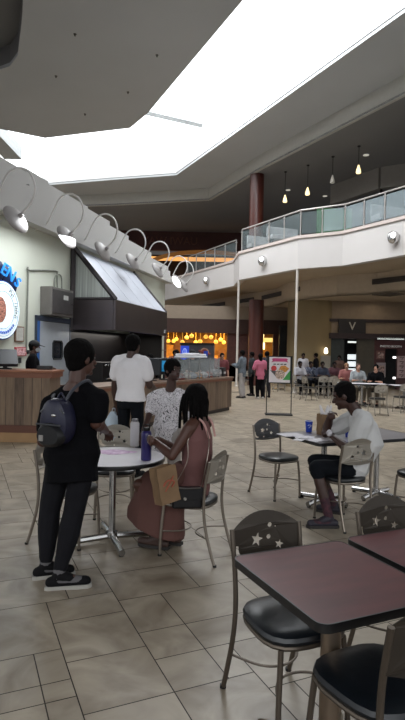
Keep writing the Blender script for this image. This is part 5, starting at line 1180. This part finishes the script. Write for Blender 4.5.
b = MB(); b.tube([(-.11, 0, .16), Mi @ PY(187, 462, 4.19), Mi @ PY(188, 440, 4.22), Mi @ PY(194, 430, 4.28)], .004, 6, smooth=5); b.tube([(.11, 0, .16), Mi @ PY(205, 470, 4.16), Mi @ PY(209, 445, 4.22), Mi @ PY(207, 430, 4.30)], .004, 6, smooth=5)
b.build('chain_strap', mat('chain_metal', '#9a8f86', .3, .9), t)
lp = PY(168, 502, 4.02); 
pbag = paper_bag((lp.x, lp.y, lp.z), R(38), .085, .05, .27, 'brown takeaway paper bag with red print held at the lap of the seated woman', red=True, kind='paper_bag'); pbag.rotation_euler = (R(-7), R(-8), R(38))

# --- boy in the printed shirt
byw = R(180 - 12)
bx0, by0 = PY(166.5, 420, 5.45).x, 5.45
J = pose_stand(bx0, by0, byw, .92, face=(-.75, .66, -.0))
J['elL'] = PY(193, 418, 5.42); J['wrL'] = PY(188, 440, 5.22); J['elR'] = PY(150, 412, 5.45); J['shL'] = PY(186, 398, 5.45); J['shR'] = PY(153, 398, 5.45); J['wrR'] = PY(143, 433, 5.2)
J['head'] = PY(173.5, 370.5, 5.42); J['neck'] = PY(171, 390, 5.45)
J['wide'] = .80; J['arm'] = .85; J['deep'] = .9
person('boy in a white t-shirt with black scribble print standing behind the round table', J, SKIND, print_mat('scribble_print', '#d2ced2', '#232329', 8, .47), .85, 1.3, mat('pale_shorts', '#9a9490', .85), .6, (SH_B, SOLE_W), vox=.008, fit=.006, hair=('short', HAIR))

# --- man in white t-shirt at the counter, back to the camera
mx0 = PY(131, 380, 7.0).x
J = pose_stand(mx0, 7.0, R(-22), 1.055, face=(.15, 1, 0), elL=(-.25, .03, 1.12), wrL=(-.27, .10, .88), elR=(.24, .04, 1.14), wrR=(.20, .28, 1.08), wide=1.04, arm=1.08)
J['head'] = PY(134, 345, 7.03)
pmw = person('man in a plain white t-shirt and black trousers standing at the counter, seen from behind', J, SKIND, COT_W, .55, -1, JEAN_D, 1, (SH_B, SOLE_W), vox=.009, fit=.012, wr=.009)
hw_ = J['wrL'] + V((0, 0, -.1)); t = thing('carrier_bag', 'pale blue-white plastic carrier bag hanging from the hand of the man in the white t-shirt', 'bag', (hw_.x - .03, hw_.y, hw_.z - .0))
b = MB(); rs = []; rnd = random.Random(6)
for z, w_, d_ in ((-.38, .10, .06), (-.36, .13, .08), (-.25, .14, .09), (-.12, .11, .07), (-.03, .05, .03), (.0, .03, .02)): rs.append([V((w_ * math.cos(a) + rnd.uniform(-.008, .008), d_ * math.sin(a) + rnd.uniform(-.008, .008), z)) for a in [2 * math.pi * i / 16 for i in range(16)]])
b.rings(rs); b.build('bag_body', mat('plastic_white', '#a9b9c6', .35, var=.12, scale=8), t)
b = MB(); b.tube([(-.02, 0, -.02), (-.01, 0, .04), (.02, 0, .04), (.02, 0, -.02)], .006, 6, smooth=4); b.build('handles', mat('plastic_white', '#a9b9c6'), t)

# --- man in white shirt eating at the grey table
J = dict(k=1.0)
J['hipL'], J['hipR'] = V((1.48, 5.26, .54)), V((1.54, 5.44, .54))
J['pelvis'] = V((1.54, 5.36, .56)); J['hk'] = 1.13; J['chest'] = PY(369, 443, 5.33); J['neck'] = PY(356, 412, 5.36); J['head'] = PY(343.5, 396, 5.36)
J['shL'], J['shR'] = PY(364, 420, 5.19), PY(355, 418, 5.55)
J['elL'], J['wrL'] = PY(352, 452, 5.22), PY(333, 437.5, 5.42)
J['elR'], J['wrR'] = PY(326, 433, 5.74), PY(331, 413, 5.52)
J['knL'], J['knR'] = V((1.13, 5.24, .55)), V((1.17, 5.50, .56))
J['anL'], J['toL'] = PZ(328, 524, .09), PZ(310, 526, .035)
J['anL'] = V((1.24, 5.13, .09)); J['toL'] = V((1.06, 5.12, .035)); J['anR'] = V((1.44, 5.62, .09)); J['toR'] = V((1.58, 5.56, .035))
J['anR'] = V((1.40, 5.60, .09)); J['toR'] = V((1.26, 5.66, .035))
J['face'] = V((-.90, .25, -.34)); J['headup'] = V((-.35, .1, 1)); J['arm'] = 1.3; J['wide'] = .98; J['deep'] = 1.0; J['hdR'] = V((.10, -.02, .12)); J['leg'] = 1.05
person('man in a white t-shirt and dark shorts bent over his food at the grey table', J, SKIND, mat('offwhite_cotton', '#c4c4c4', .9, var=.04, scale=6), .55, .6, JEAN_D, .62, (mat('sandal_navy', '#23202c', .6, var=.4, scale=20), SOLE_D), vox=.007, fit=.01, hair=('crop', HAIR), curlL=.9, curlR=.8, wr=.009, socks=mat('patterned_sock', '#221e2c', .85, var=.5, scale=30, hex2='#44242c'))
p = PY(329.5, 433, 5.40); b = MB(); b.ell((0, 0, 0), (.03, .03, .035), n=12, m=8); tag(b.build('food_wrap', mat('foil', '#c9c6cc', .5, var=.1, scale=30), loc=p), 'small white wrapped food item in the hand of the man eating', 'food')

# --- kiosk staff
CAPM = mat('cap_black', '#15161a', .8); MASK = mat('face_mask', '#b4bac0', .8)
def cap_mask(t, J, mask=True, cap=True):
    org = V((J['pelvis'].x, J['pelvis'].y, 0)); H_ = J['head'] - org; f = J['face'].normalized(); up = orth(V((0, 0, 1)), f); r_ = f.cross(up); k_ = J['k']
    if cap:
        b = MB(); b.ell(H_ + up * .055 * k_ - f * .015, (.093, .108, .085), X=r_, Y=f, Z=up, n=16, m=8); c_ = b.build('cap', CAPM, t)
        b = MB(); b.cap(H_ + up * .05 + f * .08, H_ + up * .04 + f * .15, .07, .05, (up, .14)); b.build('visor', CAPM, c_)
    if mask: b = MB(); b.ell(H_ - up * .04 + f * .05, (.062, .062, .055), X=r_, Y=f, Z=up, n=14, m=8); b.build('face_mask', MASK, t)
p = PY(33, 372, 10.5); J = pose_stand(p.x, 10.5, R(-75), 1.03, face=(.1, 1, -.1), elL=(-.24, .02, 1.14), wrL=(-.1, .26, 1.2), elR=(.24, .02, 1.14), wrR=(.05, .30, 1.22))
t = person('kitchen worker in black t-shirt, black cap and grey face mask behind the left counter', J, SKIN, COT_B, .7, .6, JEAN_D, 1, (SH_B, SOLE_D), vox=.012, hair=('crop', HAIR)); cap_mask(t, J)
for px, yy, lab, mk, sk, fc in ((192, 15.7, 'worker in black cap and pale face mask in front of the dark grey cabinet', True, SKINL, 200), (176, 15.0, 'worker in black standing behind the counter left of the blue lit panel', False, SKIN, 165), (150, 13.7, 'dark-clothed worker behind the tills, mostly hidden by the man in white', False, SKIND, 150)):
    p = PY(px, 372, yy); J = pose_stand(p.x - (0.0), yy, R(fc), .97 if px != 150 else .9, elL=(-.24, .05, 1.13), wrL=(-.12, .28, 1.1), elR=(.24, .05, 1.13), wrR=(.12, .28, 1.1))
    t = person(lab, J, sk, COT_B, .9, .6, JEAN_D, 1, (SH_B, SOLE_D), vox=.016, hair=('short', HAIR), detail=False)
    if mk: cap_mask(t, J)

# --- standing customers
def standing(px, yy, k_, yaw, lab, skin, sh, sl, pn, shoes, hair=('short', HAIR), **kw_):
    p = PY(px, 380, yy); J = pose_stand(p.x, yy, R(yaw), k_, **kw_); return person(lab, J, skin, sh, sl, .8, pn, 1, shoes, hair=hair, vox=.018, detail=False, fit=.01), J
standing(242, 19.8, 1.0, 65, 'man in a grey-green patterned jacket and pale trousers at the far end of the counter', SKIND, print_mat('camo_jacket', '#6c7781', '#3b454d', 9, .48), 2, mat('pale_trousers', '#a9a4a2', .85), (mat('shoe_grey', '#4a4648', .6), SOLE_D), elL=(-.24, .1, 1.15), wrL=(-.08, .34, 1.2), elR=(.24, .1, 1.15), wrR=(.08, .34, 1.22), baggy=.02)
standing(251.5, 20.8, .97, 100, 'dark-clothed person just behind the man in the patterned jacket', SKIND, mat('dark_teal_top', '#20262b', .8), 1.9, COT_B, (SH_B, SOLE_D))
standing(260, 19.6, .93, 20, 'woman in a bright pink top and black trousers left of the poster stand', SKIND, mat('pink_top', '#b8647c', .8, var=.1), .9, COT_B, (SH_W, SOLE_W), hair=('long', HAIR), elL=(-.30, -.04, 1.16), wrL=(-.16, .06, 1.02), elR=(.29, -.04, 1.16), wrR=(.24, .08, .93), baggy=.012)
standing(266.5, 20.2, .99, 10, 'tall person in dark blue clothes beside the woman in pink', SKIND, mat('navy_top', '#20242f', .8), .9, mat('dark_trousers2', '#1c1a20', .8), (SH_B, SOLE_D))
standing(315.5, 25.5, .98, 90, 'person in black standing alone in front of the tan rounded wall', SKIND, COT_B, 1.9, COT_B, (SH_B, SOLE_D))
standing(211, 18.8, .96, 160, 'person in a dull red top beyond the far end of the food guard', SKIN, mat('dull_red_top', '#7d4a48', .8), .9, COT_B, (SH_B, SOLE_D))
standing(221.5, 19.3, .93, 190, 'person in maroon beyond the dispensers on the counter', SKINL, mat('maroon_top', '#6b3337', .8), .9, COT_B, (SH_B, SOLE_D))
standing(174, 22, .97, 180, 'distant person in orange-brown before the golden shop', SKIN, mat('rust_top', '#8a4a2b', .8), .9, COT_B, (SH_B, SOLE_D))

# ------------------------------------------------------------------ far seating area
FCH = make_chair(mat('far_chair_frame', '#8f8a82', .4, .6), mat('far_chair_back', '#a8a298', .5, .2), VINYL)
seats = [  # px, distance, facing (deg left of +Y), label
    (300, 20.6, -80, 'pale chair at the left table of the far seating area, right beside the thin post'),
    (310, 19.4, -70, 'pale chair with its back to the camera, left end of the long dark far table'),
    (321.5, 20.4, 5, 'pale-backed chair in the middle of the long dark far table'),
    (333, 20.4, -5, 'pale-backed chair at the right half of the long dark far table'),
    (341, 18.4, -60, 'pale chair turned sideways at the left end of the white-edged far table'),
    (377.5, 15.1, 8, 'pale chair with its back to the camera just before the man in grey'),
    (402, 15.9, 10, 'pale chair cut by the right edge in the far seating area'),
    (246, 24.2, 20, 'empty chair standing behind the man in the patterned jacket'),
    (272, 23.4, -30, 'empty chair seen through the legs of the poster stand, left one'),
    (284, 23.8, 30, 'empty chair seen through the legs of the poster stand, right one'),
    (357, 18.75, 180, 'far chair under the man in the grey shirt'),
    (376, 18.1, 150, 'far chair under the man in the black shirt'),
    (346, 20.0, 165, 'far chair under the woman in the coral top'),
    (333.5, 22.7, 175, 'far chair under the person in dark red'),
    (321.5, 22.4, 180, 'far chair under the person in a dark blue shirt'),
    (309.5, 22.7, 190, 'far chair under the person in a blue and white shirt'),
    (298.5, 22.2, 200, 'far chair under the person in the white top beside the post'),
]
seat_xy = []
for i, (px, yy, a, lab) in enumerate(seats):
    p = PY(px, 390, yy); seat_xy.append((p.x, yy, R(a)))
    if i == 0: FCH.location = (p.x, yy, 0); FCH.rotation_euler = (0, 0, R(a)); FCH['label'] = lab; FCH['group'] = 'chairs of the far seating area'
    else: dup(FCH, (p.x, yy, 0), R(a), lab, 'chairs of the far seating area')
DKT = mat('far_table_dark', '#2d2524', .4)
for (px, yy, w_, d_, m, lab) in ((324, 21.4, 1.55, .7, DKT, 'long dark table of the far seating area'), (362, 17.5, 1.5, .7, WLAM, 'pale-topped far table where the man in the grey shirt sits'), (404, 16.9, .85, .7, WLAM, 'pale-topped far table at the right edge'), (278, 24.6, .75, .75, DKT, 'dark table seen between the legs of the poster stand')):
    p = PY(px, 380, yy); rect_table('cafe_table', lab, 'tables of the far seating area', V((p.x, yy)), w_, d_, .74, m, R(-3), R(20))
def sit(i, lab, skin, sh, sl, pn, hair=('short', HAIR), k_=.98, **kw_):
    x, y, a = seat_xy[i]; J = pose_sit(x, y, a, k_, **kw_)
    return person(lab, J, skin, sh, sl, .2, pn, 1, (SH_B, SOLE_D), hair=hair, vox=.018, detail=False, fit=.008), J
sit(10, 'heavy-set man in a light grey t-shirt with blue print, seated at the pale far table', SKINL, mat('grey_print_shirt', '#83898e', .85, var=.25, scale=7, hex2='#a3a8ac'), .9, mat('khaki', '#5b5144', .8), ('crop', HAIRB), wide=1.2, deep=1.25)
sit(11, 'man in a black shirt seated at the right end of the pale far table', SKINL, COT_B, .9, mat('khaki', '#5b5144'), ('short', HAIR))
sit(12, 'woman in a coral top with light brown hair seated left of the man in grey', SKINL, mat('coral_top', '#8d5553', .8), .8, COT_B, ('long', mat('sandy_hair', '#8a6548', .7)), .93)
sit(13, 'person in dark red clothes seated at the right of the long dark far table', SKIND, mat('dark_red_top', '#47232a', .8), 1.2, COT_B)
sit(14, 'person in a dark blue shirt seated at the middle of the long dark far table', SKIND, mat('blue_top', '#222839', .8), 1.2, COT_B)
sit(15, 'person in a blue and white patterned shirt at the long dark far table', SKIND, print_mat('blue_white', '#2b3348', '#a4a8b2', 9, .5), .9, COT_B)
sit(16, 'person in a white top seated beside the thin white post', SKIND, mat('white_top2', '#a9a7ad', .8), .9, COT_B, k_=1.0)
p = PY(303, 365, 24.6); J = pose_stand(p.x, 24.6, R(180), .97); person('person in a white top standing behind the far tables by the thin post', J, SKIND, mat('white_top2', '#a9a7ad'), .9, .8, COT_B, 1, (SH_B, SOLE_D), vox=.02, detail=False)
p = PY(339, 370, 24.4); J = pose_stand(p.x, 24.4, R(150), .93); person('person in a brown top standing before the pale cabinet', J, SKIND, mat('brown_top', '#4a3229', .8), 1.0, .8, COT_B, 1, (SH_B, SOLE_D), vox=.02, detail=False)
